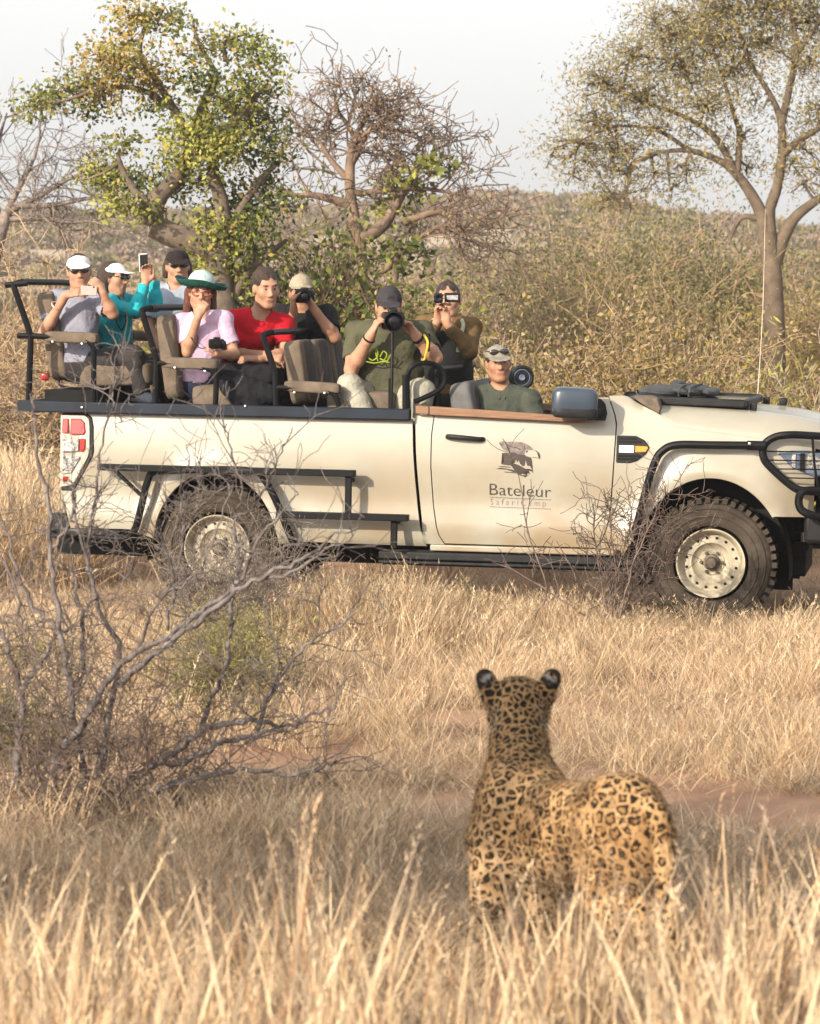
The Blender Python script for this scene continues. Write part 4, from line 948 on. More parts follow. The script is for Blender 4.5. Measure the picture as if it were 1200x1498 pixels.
# ---- middle row, far: khaki cap behind a camera
Y6 = .48
v = lambda x, y, dz=0.: VP(x, y, Y6 + dz)
h = Head(v(441, 428), 4, -4, 3, 1.)
o = person('person in a khaki cap and black shirt looking through a camera', h, [v(408, 459), v(478, 458)], [v(424, 490, -.16), v(490, 494, -.14)], [v(430, 455, -.24), v(458, 450, -.24)], v(443, 456), v(440, 560), dict(shirt=C_black, skin=M_tan, hair=H_brown), legs=[(v(470, 570, -.1), v(480, 600, -.1), 0)],
    hands=[dict(wrist=v(430, 455, -.24), d=view(-.05, 1, .15), n=view(.75, .1, -.3), curl=42, thumb=1), dict(wrist=v(458, 450, -.24), d=view(-.35, .85, .3), n=view(-.75, .15, .2), curl=40, thumb=-1)], shirt_name='t_shirt')
cap_hat(o, h, C_tan, .065, -4, tall=.012); hair(o, h, H_brown, 0)
photo_camera('photo_camera', v(446, 434, -.36), view(.05, -.02, 1), 'black camera held to the eye of the person in the khaki cap', lens=(.038, .11), hood=.040, body=(.13, .09, .06))
# ---- front row: big man with the long lens
Y7 = -.45
v = lambda x, y, dz=0.: VP(x, y, Y7 + dz)
h = Head(v(569, 449, -.05), 2, -14, -2, 1.04)
o = person('big bearded man in a charcoal cap and olive shirt aiming a long lens camera', h,
    [v(522, 487), v(618, 487)], [v(514, 541, -.16), v(637, 523, -.16)], [v(543, 490, -.30), v(608, 490, -.30)], v(568, 478), v(567, 585, .03), dict(shirt=C_olive, legs=C_pale, hair=H_dark, beard=H_red, shoe=M_shoe),
    legs=[(v(512, 566, -.22), v(538, 612, -.28), -.10), (v(617, 572, -.18), v(612, 620, -.2), .10)],
    hands=[dict(wrist=v(543, 490, -.30), d=view(.42, .88, .05), n=view(.7, -.2, -.25), curl=40, thumb=1, sc=1.06), dict(wrist=v(608, 490, -.30), d=view(-.45, .80, .25), n=view(-.6, .1, .3), curl=38, thumb=-1, sc=1.06)], arm_r=1.22, body_r=1.22, beard='beard', shirt_name='t_shirt')
cap_hat(o, h, C_char, .075, -2, tall=.016)
# mark on the cap front: two curved bars joined like an H
g = MB(); og = np.asarray(o.location)
for e in (-1, 1): g.tube([h(e * .006 + x, .090 - abs(x) * .3 + .004, z) - og for x, z in ((-.014, .088 + .010 * e), (0, .092 + .002 * e), (.014, .088 + .010 * e))], .0022, 5)
g.build('cap_mark', H_dark, o)
hair(o, h, H_dark, 0)
wristband(o, v(540, 495, -.285), v(543, 490, -.3) - v(514, 541, -.16), .036, 'wrist_band', M_strap, .016); wristband(o, v(612, 495, -.285), v(608, 490, -.30) - v(637, 523, -.16), .036, 'wrist_band', M_strap, .020)
pts = [[v(x, y, -.215 if x < 575 else -.21) for x, y in l] for l in (((540, 520), (545, 511), (552, 512), (552, 522), (545, 527), (538, 522)), ((552, 505), (550, 516), (553, 528)), ((556, 522), (561, 514), (566, 518), (562, 527), (556, 524), (566, 528), (572, 518)), ((536, 529), (548, 531), (560, 529), (570, 530)))]
straps(o, 'shirt_print', pts, .0045, M_lime)
straps(o, 'camera_strap', [[v(620, 489, -.30), v(626, 500, -.30), v(624, 515, -.29), v(620, 527, -.26), v(610, 532, -.2)]], .008, M_yel); straps(o, 'camera_strap', [[v(628, 488, -.30), v(628, 500, -.29), v(627, 514, -.28)]], .009, M_strap)
c7 = photo_camera('telephoto_camera', v(577, 471, -.50), view(.04, -.03, 1), 'big black camera with a wide dark lens hood aimed by the bearded man', lens=(.052, .24), hood=.066, body=(.15, .115, .07))
g = MB(); lc = np.asarray(c7.location); g.rod([v(574, 482, -.40) - lc, v(574, 515, -.40) - lc, v(573, 560, -.40) - lc, v(572, 598, -.40) - lc], .011); g.build('monopod', M_cam, c7)
# ---- front row, far: man with the camcorder
Y8 = .42
v = lambda x, y, dz=0.: VP(x, y, Y8 + dz)
h = Head(v(656, 438), -6, 0, 6, 1.)
o = person('dark haired man in brown sleeves and black vest filming with a camcorder', h,
    [v(622, 475), v(690, 478)], [v(620, 512, -.16), v(688, 515, -.16)], [v(640, 470, -.26), v(655, 474, -.26)], v(656, 467), v(655, 575), dict(shirt=C_brown, hair=H_dark), legs=[(v(690, 580, -.1), v(700, 620, -.1), 0)],
    hands=[dict(wrist=v(640, 470, -.26), d=view(.05, 1, .1), n=view(.6, 0, .4), curl=38, thumb=1), dict(wrist=v(655, 474, -.26), d=view(-.15, 1, .15), n=view(-.6, .0, .5), curl=38, thumb=-1)], sleeve='long', shirt_name='long_sleeved_shirt')
hair(o, h, H_dark, 0, top=.008, front=.050, disp=.012)
s_ = SDF(); nk, pl = v(656, 470), v(655, 575); up_ = unit(nk - pl); m3 = np.stack([[1, 0, 0], np.cross(up_, [1, 0, 0]), up_], 1)
s_.ell(pl + up_ * .30, [.172, .150, .20], m3, 'v', .05).ell(pl + up_ * .15, [.165, .150, .18], m3, 'v', .05).cut(nk - up_ * .045, up_); soft_child(s_, 'vest', .009, {'v': C_vest}, o, 1, .003, 25)
straps(o, 'backpack_strap', [[v(634, 468, -.05), v(632, 476, -.11), v(634, 495, -.16), v(638, 520, -.17)], [v(676, 468, -.05), v(678, 476, -.11), v(674, 492, -.16), v(670, 515, -.17)]], .014, M_pack)
cr = empty('camcorder', v(652, 436, -.36)); tag(cr, 'silver black camcorder with its side screen open, held by the man in brown sleeves', 'camcorder'); lc = np.asarray(cr.location)
g = MB(); g.pad((-.048, .02, .0), (.062, .15, .07), None, .4, 12); b_ = g.build('camera_body', M_cam, cr)
g = MB(); g.lathe([(0, -.055), (.020, -.062), (.026, -.085), (.021, -.085), (0, -.07)], (-.048, 0, 0), 20); g.build('lens_glass', M_lens, b_)
g = MB(); g.box((.045, -.02, .004), (.105, .012, .064)); sc_ = g.build('flip_screen', M_cam, cr, bevel=.004)
g = MB(); g.box((.045, -.0275, .004), (.075, .003, .030)); g.build('screen_label', mat('grey_label', (.30, .30, .31), .4, .4, 60), sc_)
# ---- driver
Y9 = -.42
v = lambda x, y, dz=0.: VP(x, y, Y9 + dz)
h = Head(v(729, 531, -.03), 7, -3, 4, 1.)
o = person('driver in a cream cap with sunglasses on top and grey green collared shirt', h,
    [v(688, 584), v(776, 587)], [v(676, 635, -.06), v(792, 640, -.10)], [v(740, 660, -.3), v(826, 630, -.28)], v(733, 568), v(722, 690, .02), dict(shirt=C_green, legs=C_pale, skin=M_tan, hair=H_dark), legs=[(v(800, 720, -.05), v(840, 790, 0), 0)],
    hands=[dict(wrist=v(740, 660, -.3), d=view(.9, -.2, .1), n=view(0, -1, 0), curl=40, thumb=-1), dict(wrist=v(826, 630, -.28), d=view(.8, .3, 0), n=view(0, -.5, -.5), curl=60, thumb=-1)], arm_r=1.1, body_r=1.08)
cap_hat(o, h, C_cream, .070, -12); shades(o, h, 'sunglasses', .078, .080); hair(o, h, H_dark, 0, top=-.01)
s_ = SDF(); nk = v(733, 568)
s_.cap(nk + view(-.075, .012, -.02), nk + view(-.012, -.065, .112), .016, .010, 'c', .01).cap(nk + view(.078, .012, -.02), nk + view(.020, -.065, .112), .016, .010, 'c', .01).cap(nk + view(-.075, .012, -.02), nk + view(.078, .012, -.02), .016, .016, 'c', .01); soft_child(s_, 'collar', .006, {'c': C_green}, o)
# ---- jacket across the laps in the middle row
s_ = SDF(); v = lambda x, y, dz=0.: VP(x, y, -.52 + dz)
s_.cap(v(325, 543, -.05), v(395, 548, .0), .055, .065, 'j', .05).cap(v(345, 560, -.14), v(392, 578, -.10), .06, .07, 'j', .06).cap(v(330, 560, -.16), v(345, 592, -.18), .05, .03, 'j', .05).cap(v(388, 548, .1), v(398, 598, .0), .07, .05, 'j', .05).cap(v(360, 575, -.15), v(372, 598, -.14), .05, .05, 'j', .05)
jk = link_mesh('jacket', (lambda VF: np_mesh('jacket', VF[0] + vnormals(*VF) * (wav(VF[0], 30, 2) * .010 + wav(VF[0], 65, 3) * .005)[:, None], VF[1], cloth('black_jacket', (.010, .010, .013))))(s_.mesh(.009)))
tag(jk, 'black jacket bundled across the laps in the middle seat row', 'jacket')
# ================================================================ the leopard
def leopard_fur():
    m = bpy.data.materials.new('leopard_fur'); m.use_nodes = True; t = m.node_tree; b = t.nodes['Principled BSDF']; N = t.nodes.new; Lk = t.links.new
    def math_(op, a, c=None):
        n = N('ShaderNodeMath'); n.operation = op
        for i, x in enumerate((a, c)):
            if x is None: continue
            if isinstance(x, (int, float)): n.inputs[i].default_value = x
            else: Lk(x, n.inputs[i])
        return n.outputs[0]
    def ramp(x, a, c):
        n = N('ShaderNodeMapRange'); n.inputs[1].default_value = a; n.inputs[2].default_value = c; Lk(x, n.inputs[0]); return n.outputs[0]
    def mix(f, A, B):
        n = N('ShaderNodeMix'); n.data_type = 'RGBA'
        if isinstance(f, (int, float)): n.inputs[0].default_value = f
        else: Lk(f, n.inputs[0])
        for i, x in ((6, A), (7, B)):
            if isinstance(x, tuple): n.inputs[i].default_value = x
            else: Lk(x, n.inputs[i])
        return n.outputs[2]
    tc = N('ShaderNodeTexCoord').outputs['Object']
    nz = N('ShaderNodeTexNoise'); nz.inputs['Scale'].default_value = 26; nz.inputs['Detail'].default_value = 3; Lk(tc, nz.inputs['Vector'])
    vm = N('ShaderNodeVectorMath'); vm.operation = 'SCALE'; Lk(nz.outputs['Color'], vm.inputs[0]); vm.inputs['Scale'].default_value = .020
    va = N('ShaderNodeVectorMath'); Lk(tc, va.inputs[0]); Lk(vm.outputs[0], va.inputs[1]); pos = va.outputs[0]
    n2 = N('ShaderNodeTexNoise'); n2.inputs['Scale'].default_value = 75; n2.inputs['Detail'].default_value = 2; Lk(tc, n2.inputs['Vector'])
    def vor(scale, feat):
        v = N('ShaderNodeTexVoronoi'); v.inputs['Scale'].default_value = scale; v.feature = feat; v.inputs['Randomness'].default_value = .82; Lk(pos, v.inputs['Vector']); return v
    e = vor(31, 'DISTANCE_TO_EDGE').outputs['Distance']; n3 = N('ShaderNodeTexNoise'); n3.inputs['Scale'].default_value = 48; n3.inputs['Detail'].default_value = 1; Lk(tc, n3.inputs['Vector'])
    wob = math_('MULTIPLY', math_('SUBTRACT', n2.outputs[0], .5), .30)
    e2 = math_('ADD', e, wob)
    dark_r = math_('MULTIPLY', ramp(e2, .095, .125), math_('SUBTRACT', 1., ramp(math_('ADD', e, math_('MULTIPLY', wob, 1.5)), .29, .35)))
    dark_r = math_('MULTIPLY', dark_r, ramp(n3.outputs[0], .36, .42))
    core = ramp(e, .16, .26)
    es = vor(44, 'DISTANCE_TO_EDGE').outputs['Distance']; dark_s = ramp(math_('ADD', es, math_('MULTIPLY', wob, .9)), .085, .125)
    at = N('ShaderNodeAttribute'); at.attribute_name = 'coat'; sp = N('ShaderNodeSeparateColor'); Lk(at.outputs['Color'], sp.inputs[0])
    nb = N('ShaderNodeTexNoise'); nb.inputs['Scale'].default_value = 9; Lk(tc, nb.inputs['Vector'])
    tan = mix(ramp(nb.outputs[0], .35, .65), (.27, .16, .072, 1), (.37, .24, .12, 1))
    base = mix(sp.outputs[0], tan, (.44, .38, .29, 1))
    base = mix(math_('MULTIPLY', core, .65), base, (.17, .08, .028, 1))
    small = mix(dark_s, mix(sp.outputs[0], (.24, .145, .065, 1), (.36, .29, .20, 1)), (.006, .004, .003, 1))
    big = mix(dark_r, base, (.006, .004, .003, 1))
    c = mix(sp.outputs[1], big, small)
    c = mix(sp.outputs[2], c, (.012, .010, .009, 1))
    c = mix(at.outputs['Alpha'], (.20, .195, .19, 1), c)
    fb = N('ShaderNodeTexNoise'); fb.inputs['Scale'].default_value = 160; fb.inputs['Detail'].default_value = 3
    mp = N('ShaderNodeMapping'); mp.inputs['Scale'].default_value = (1, 1, .25); Lk(tc, mp.inputs[0]); Lk(mp.outputs[0], fb.inputs['Vector'])
    c = mix(math_('MULTIPLY', ramp(fb.outputs[0], .35, .7), .03), c, (.62, .48, .30, 1))
    Lk(c, b.inputs['Base Color']); b.inputs['Roughness'].default_value = .75; b.inputs['Specular IOR Level'].default_value = .08
    b.inputs['Sheen Weight'].default_value = .0
    bp = N('ShaderNodeBump'); bp.inputs['Strength'].default_value = .25; bp.inputs['Distance'].default_value = .01; Lk(fb.outputs[0], bp.inputs['Height']); Lk(bp.outputs[0], b.inputs['Normal'])
    return m
M_leo = leopard_fur(); M_earblack = mat('black_ear_fur', (.012, .011, .011), .8, .3, 40); M_earwhite = mat('white_ear_fur', (.34, .34, .34), .95, .1, 40)
L_ = SDF()
def lp(x, y, D): return P(x, y, D)
c1 = dict(k=.05)
# trunk: rump near, shoulders farther off, left
rump = lp(930, 1196, 8.62); mid = lp(868, 1208, 8.85); chest = lp(772, 1212, 9.12)
L_.ell(lp(908, 1192, 8.60), [.110, .15, .116], rot_xyz(0, 0, 28), 'b', .05).ell(lp(926, 1222, 8.56), [.076, .12, .15], rot_xyz(0, 0, 24), 'b', .05)
L_.ell(lp(866, 1216, 8.80), [.104, .22, .140], rot_xyz(0, 0, 30), 'b', .08).ell(lp(812, 1222, 9.0), [.118, .2, .160], rot_xyz(0, 0, 28), 'b', .08)
L_.ell(lp(760, 1208, 9.18), [.118, .17, .180], rot_xyz(0, 0, 20), 'b', .07)
L_.ell(lp(725, 1195, 9.10), [.055, .09, .14], rot_xyz(0, 12, 10), 'b', .05).ell(lp(806, 1185, 9.16), [.060, .09, .12], rot_xyz(0, -14, 10), 'b', .05)
# neck and head held high, looking away
L_.cap(lp(762, 1158, 9.18), lp(759, 1085, 9.34), .110, .079, 'n', .07).cap(lp(759, 1085, 9.34), lp(758, 1030, 9.42), .079, .075, 'h', .03)
L_.ell(lp(758, 1024, 9.46), [.086, .105, .074], rot_xyz(-6, 0, 0), 'h', .02).ell(lp(758, 1042, 9.55), [.060, .09, .052], None, 'h', .03)
L_.ell(lp(728, 1046, 9.47), [.030, .05, .042], None, 'h', .02).ell(lp(789, 1046, 9.47), [.030, .05, .042], None, 'h', .02)
# ears
for ex, tip, sg in ((713, 705, -1), (803, 812, 1)):
    a = lp(ex + sg * -8, 1016, 9.43); b_ = lp((ex + tip) / 2 + sg * -1, 994, 9.42)
    L_.ell(b_, [.028, .012, .040], rot_xyz(8, sg * 26, sg * -18), 'e', .012).cap(a, b_, .040, .024, 'h', .02).ell(b_ + np.array([0, -.012, -.006]), [.026, .012, .026], None, 'e', .004, op='paint')
# hind legs
for (x, y, D), (x1, y1, D1), (x2, y2, D2), (x3, y3, D3) in (((898, 1225, 8.62), (888, 1318, 8.70), (910, 1372, 8.52), (903, 1450, 8.55)), ((940, 1232, 8.58), (938, 1322, 8.62), (955, 1376, 8.46), (950, 1455, 8.48))):
    L_.cap(lp(x, y, D), lp(x1, y1, D1), .088, .058, 'l', .05).cap(lp(x1, y1, D1), lp(x2, y2, D2), .056, .036, 'l', .03).cap(lp(x2, y2, D2), lp(x3, y3, D3), .034, .032, 'l', .02)
    L_.ell(lp(x3, y3 + 4, D3 + .04), [.040, .065, .026], None, 'l', .02)
# fore legs
for (x, y, D), (x1, y1, D1), (x2, y2, D2), (x3, y3, D3) in (((722, 1230, 9.12), (716, 1310, 9.05), (718, 1370, 9.14), (716, 1418, 9.16)), ((790, 1230, 9.2), (788, 1312, 9.12), (790, 1370, 9.22), (790, 1412, 9.24))):
    L_.cap(lp(x, y, D), lp(x1, y1, D1), .072, .052, 'f', .05).cap(lp(x1, y1, D1), lp(x2, y2, D2), .050, .038, 'f', .03).cap(lp(x2, y2, D2), lp(x3, y3, D3), .038, .036, 'f', .02)
    L_.ell(lp(x3, y3 + 4, D3 + .05), [.045, .07, .028], None, 'f', .02)
# tail hanging down the right side
tp = spline([lp(942, 1172, 8.50), lp(962, 1195, 8.42), lp(971, 1250, 8.40), lp(974, 1320, 8.40), lp(978, 1375, 8.38), lp(985, 1420, 8.34)], 4)
for i in range(len(tp) - 1): L_.cap(tp[i], tp[i + 1], .030 - .0006 * i, .030 - .0006 * (i + 1), 't', .012)
LV, LF = L_.mesh(.0085); LV = relax(LV, LF, 2)
LN = vnormals(LV, LF)
LV = LV + LN * (wav(LV, 30, 9) * .004)[:, None]
lorg = lp(830, 1440, 8.85); lorg[2] = 0.
names = ['b', 'n', 'h', 'e', 'l', 'f', 't']; vt = L_.tags(LV, names)
lme = np_mesh('leopard', LV - lorg, LF, [M_leo])
coat = np.zeros((len(LV), 4)); coat[:, 3] = 1
zr = LV[:, 2]; headness = np.clip((zr - .60) / .12, 0, 1) * (vt <= 2) * np.isin(vt, [1, 2])
coat[:, 1] = np.where(np.isin(vt, [2, 3]), 1, np.where(vt == 1, np.clip((zr - .56) / .02, 0, 1), np.where(np.isin(vt, [5]), 0, 0)))
coat[:, 0] = np.clip((.40 - zr) / .16, 0, 1) * np.where(np.isin(vt, [0, 5]), 1, 0) * np.clip(.5 - LN[:, 2] * .8, 0, 1) * .45 + np.where(vt == 2, np.clip(np.abs(LN[:, 0]) - .55, 0, 1) * 1.2, 0)
et = np.zeros(len(LV))
coat[:, 2] = np.where(vt == 3, 1, 0)
for ex, tip, sg in ((713, 705, -1), (803, 812, 1)):
    ec = lp((ex + tip) / 2 - sg * 1.5, 991, 9.41); q_ = (LV - ec) @ rot_xyz(0, sg * 24, 0)
    coat[:, 3] = np.where((vt == 3) & ((q_[:, 0] / .017) ** 2 + (q_[:, 2] / .008) ** 2 < 1), 0., coat[:, 3])
ca = lme.color_attributes.new('coat', 'FLOAT_COLOR', 'POINT'); ca.data.foreach_set('color', coat.astype(np.float32).ravel())
leo = link_mesh('leopard', lme); leo.location = Vector(lorg)
tag(leo, 'spotted leopard standing in the tall dry grass with its back to the camera', 'leopard')
# short fur standing off the outline
def fur(n=26000, seed=4):
    r = np.random.RandomState(seed); a = LV[LF]; ar = np.linalg.norm(np.cross(a[:, 2] - a[:, 0], a[:, 3] - a[:, 1]), axis=1); keep = ar.cumsum() / ar.sum()
    f = np.searchsorted(keep, r.rand(n)); u, v = r.rand(n, 1), r.rand(n, 1); q = a[f]; p = (q[:, 0] * (1 - u) + q[:, 1] * u) * (1 - v) + (q[:, 3] * (1 - u) + q[:, 2] * u) * v
    nn = LN[LF[f]].mean(1); down = np.array([.15, -.5, -.75]) + r.normal(size=(n, 3)) * .25; d = nn * .55 + down * .8; d /= np.linalg.norm(d, axis=1)[:, None]
    s = np.cross(d, r.normal(size=(n, 3))); s /= np.linalg.norm(s, axis=1)[:, None]; L = .010 + .010 * r.rand(n, 1)
    V = np.stack([p - s * .0011, p + s * .0011, p + d * L], 1).reshape(-1, 3); c = coat[LF[f]].mean(1)
    me = np_mesh('fur', V - lorg, np.arange(3 * n).reshape(-1, 3), [M_leo], smooth=False)
    k = me.color_attributes.new('coat', 'FLOAT_COLOR', 'POINT'); k.data.foreach_set('color', np.repeat(c, 3, 0).astype(np.float32).ravel())
    return tag(link_mesh('fur', me, leo), kind='stuff')
fur()
HAZE = True
# ================================================================ ground, hill, sky-line
rng = np.random.RandomState(11)
def smooth(a, b, x): t = np.clip((x - a) / (b - a), 0, 1); return t * t * (3 - 2 * t)
def ground_z(x, y):
    x = np.asarray(x, float); y = np.asarray(y, float)
    b = .014 * np.sin(x * 2.1 + y * .7) + .012 * np.sin(y * 1.7 - x * 1.1 + 1) + .008 * np.sin(x * 5.3 + 2) * np.sin(y * 4.1)
    return -.13 * smooth(12, 19, y) + b * smooth(60, 25, y)
def M_ground_():
    m = mat('sandy_ground', (0.343, 0.226, 0.148), .95, .2, 1.3, bump=.6, bscale=18, spec=.1, col2=(0.242, 0.136, 0.086), detail=8)
    return m
M_soil = M_ground_()
ys = np.concatenate([np.linspace(-12, 3, 16), np.linspace(3.2, 26, 200), np.geomspace(26.5, 900, 70)]); u = np.linspace(-1, 1, 121); xs = np.sign(u) * (np.abs(u) * 6 + np.abs(u) ** 5 * 500)
X, Y = np.meshgrid(xs, ys, indexing='ij'); Z = ground_z(X, Y)
def grid_faces(a, b): i, j = np.meshgrid(np.arange(a - 1), np.arange(b - 1), indexing='ij'); k = (i * b + j).ravel(); return np.stack([k, k + b, k + b + 1, k + 1], 1)
tag(link_mesh('ground', np_mesh('ground', np.stack([X, Y, Z], -1).reshape(-1, 3), grid_faces(*X.shape), M_soil)), 'dry sandy ground under the grass', kind='structure')
def hill_z(x, y):
    prof = 8.0 + 3.2 * np.sin(x / 46. + 2.2) + 1.4 * np.sin(x / 17. + .7) + .5 * np.sin(x / 6.)
    return -1. + prof * smooth(95, 270, y) + 2.5 * smooth(270, 420, y)
M_hill = mat('haze_paled_hillside', (.36, .285, .215), .95, .25, .05, col2=(0.234, 0.187, 0.125), detail=8)  # hillside colour lightened to carry part of the distance haze
hx = np.linspace(-260, 260, 110); hy = np.linspace(80, 430, 60); X, Y = np.meshgrid(hx, hy, indexing='ij')
tag(link_mesh('hill', np_mesh('hill', np.stack([X, Y, hill_z(X, Y)], -1).reshape(-1, 3), grid_faces(*X.shape), M_hill)), 'low scrub covered hill on the horizon', kind='structure')

# ================================================================ growing things: helpers
def pal(name, c, v=.25, tr=.3, rnd=0., rough=.7): return mat(name, c, rough, v, 3., spec=.2, trans=tr, rnd=rnd)
B_grey = mat('grey_bark', (.20, .165, .145), .9, .3, 12, bump=.5, bscale=30, spec=.1); B_brown = mat('brown_bark', (.13, .085, .055), .9, .3, 10, bump=.5, bscale=30, spec=.1)
B_pale = mat('pale_bark', (.145, .112, .08), .9, .3, 6, bump=.5, bscale=18, spec=.1, col2=(.075, .058, .042)); B_twig = mat('purple_brown_twig', (.14, .105, .09), .9, .3, 12, spec=.1); B_dead = mat('lilac_grey_dead_wood', (.19, .17, .168), .85, .35, 14, bump=.5, bscale=60, spec=.12, col2=(.06, .048, .044)); B_rust = mat('rust_brown_twig', (.18, .128, .095), .9, .25, 5, spec=.1); B_dry = mat('dry_tan_twig', (.34, .245, .15), .9, .25, 5, spec=.1)
F_green = pal('green_leaf', (.165, .18, .038)); F_lime = pal('yellow_green_leaf', (.33, .33, .08)); F_gold = pal('golden_leaf', (0.342, 0.247, 0.081)); F_dark = pal('dark_green_leaf', (.055, .080, .02)); F_olive = pal('olive_leaf', (.285, .245, .11)); F_olive2 = pal('dull_olive_leaf', (.165, .15, .07)); F_pale = pal('pale_dry_leaf', (.31, .24, .125)); F_dry = pal('dry_brown_leaf', (0.281, 0.203, 0.125)); F_oldgold = pal('yellow_dry_leaf', (0.281, 0.203, 0.047))
F_far = pal('hazed_far_leaf', (.22, .175, .13)); B_haze = mat('hazed_scrub_twig', (.26, .20, .16), .9, .25, 5, spec=.1)  # far leaf and twig colours have the distance haze mixed in
class Tubes:
    """many tapering twigs in one mesh"""
    def __init__(s): s.V = []; s.F = []; s.n = 0
    def add(s, p, r0, r1, n=5):
        p = np.asarray(p, float); m = len(p); T = np.gradient(p, axis=0); T /= np.linalg.norm(T, axis=1)[:, None] + 1e-9
        a = np.array([.31, .17, .93]); U = np.cross(T, a); U /= np.linalg.norm(U, axis=1)[:, None] + 1e-9; W = np.cross(T, U)
        ang = np.arange(n) * 2 * math.pi / n; r = np.linspace(r0, r1, m)[:, None, None]
        V = p[:, None, :] + r * (np.cos(ang)[None, :, None] * U[:, None, :] + np.sin(ang)[None, :, None] * W[:, None, :])
        i, k = np.meshgrid(np.arange(m - 1), np.arange(n), indexing='ij'); l = (k + 1) % n
        s.F.append((np.stack([i * n + k, i * n + l, (i + 1) * n + l, (i + 1) * n + k], -1).reshape(-1, 4)) + s.n); s.V.append(V.reshape(-1, 3)); s.n += m * n
    def mesh(s, name, m, org): return np_mesh(name, np.vstack(s.V) - org, np.vstack(s.F), [m])
def leaf_mesh(name, c, size, mats, mi, rg, org, asp=.5, up=.3, dirs=None):
    """one small folded blade for each centre; the quads share one mesh"""
    n = len(c); d = rg.normal(size=(n, 3)) if dirs is None else dirs + rg.normal(size=(n, 3)) * .45
    d /= np.linalg.norm(d, axis=1)[:, None] + 1e-9; nn = rg.normal(size=(n, 3)); nn += np.array([to_sun.x, to_sun.y, .6]) * up * 3.2; s = np.cross(d, nn); s /= np.linalg.norm(s, axis=1)[:, None] + 1e-9; k = np.cross(s, d)
    L = (size * (.6 + .8 * rg.rand(n)))[:, None]; w = L * asp * .5
    V = np.stack([c - d * L * .5, c + s * w + k * w * .35, c + d * L * .5, c - s * w + k * w * .35], 1).reshape(-1, 3)
    return np_mesh(name, V - org, np.arange(4 * n).reshape(-1, 4), mats, mi, smooth=False)
def wander(p, d, L, rg, seg=5, wig=.22, up=.0):
    pts = [np.array(p, float)]; d = np.array(d, float); st = L / seg
    for _ in range(seg):
        d = d + rg.normal(size=3) * wig + np.array([0, 0, up]); d /= np.linalg.norm(d) + 1e-9; pts.append(pts[-1] + d * st)
    return np.array(pts), d
def branch(tb, p, d, L, r, lev, rg, tips, kids=4, ratio=.62, spread=.9, wig=.22, up=.03, rmin=.003, rr=.55):
    pts, de = wander(p, d, L, rg, 5 if lev > 0 else 4, wig, up)
    tb.add(pts, r, max(rmin, r * .5), 6 if lev > 2 else 5 if lev > 1 else 3)
    if lev == 0: tips.append((pts[-1], de)); return
    for k in range(kids):
        t = .35 + .65 * (k + rg.rand()) / kids; i = min(len(pts) - 2, int(t * (len(pts) - 1))); q = pts[i] + (pts[i + 1] - pts[i]) * (t * (len(pts) - 1) - i)
        dd = pts[i + 1] - pts[i]; dd /= np.linalg.norm(dd) + 1e-9; dd = dd + rg.normal(size=3) * spread; dd /= np.linalg.norm(dd) + 1e-9
        branch(tb, q, dd, L * ratio * (.7 + .6 * rg.rand()), max(rmin, r * rr), lev - 1, rg, tips, kids, ratio, spread, wig, up, rmin, rr)
def traced(tb, pts, D, r0, r1, jit=0., n=6, sp=4):
    """limb through points measured off the photograph at about D metres"""
    q = [P(x, y, D + (z[0] if z else 0)) for x, y, *z in pts]; q = spline(q, sp)
    if jit: q = q + rng.normal(size=q.shape) * jit
    tb.add(q, r0, r1, n); return q
def sprout(tb, pts, rg, n, L, r, lev, tips, t0=.3, **kw):
    for _ in range(n):
        t = t0 + (1 - t0) * rg.rand(); f = t * (len(pts) - 1); i = min(len(pts) - 2, int(f)); q = pts[i] + (pts[i + 1] - pts[i]) * (f - i); d = pts[i + 1] - pts[i]; d = d / (np.linalg.norm(d) + 1e-9) + rg.normal(size=3) * .9 + np.array([0, 0, .25]); d /= np.linalg.norm(d)
        branch(tb, q, d, L * (.6 + .8 * rg.rand()), r, lev, rg, tips, **kw)
def tree_obj(name, label, cat, org, tb, bark, trunk_name='trunk', crown=None, group=None):
    t = empty(name, org); tag(t, label, cat, group); link_mesh(trunk_name, tb.mesh(trunk_name, bark, org), t)
    return t
def clumps(rg, blobs, D, per, fan=9, tight=.16):
    """leaf centres: every blob (x, y, rx, ry, weight, colour) is split into many little sprays round its outside"""
    C, K, S_ = [], [], []
    for x, y, rx, ry, wt, kc in blobs:
        rx, ry = rx * .82, ry * .82
        c = P(x, y, D + rg.uniform(-.4, .4)); px = D / F_PX; n = max(6, int(per * wt * rx * ry / 1000.))
        q = rg.normal(size=(n, 3)); q /= np.linalg.norm(q, axis=1)[:, None]; q *= (.35 + .65 * rg.rand(n, 1) ** .5)
        sc = c + q * np.array([rx * px, (rx + ry) * .5 * px, ry * px]); S_.append(sc)
        l = np.repeat(sc, fan, 0) + rg.normal(size=(n * fan, 3)) * tight * np.array([1.3, 1.3, .75]); C.append(l); K.append(np.full(len(l), kc))
    return np.vstack(C), np.concatenate(K), S_

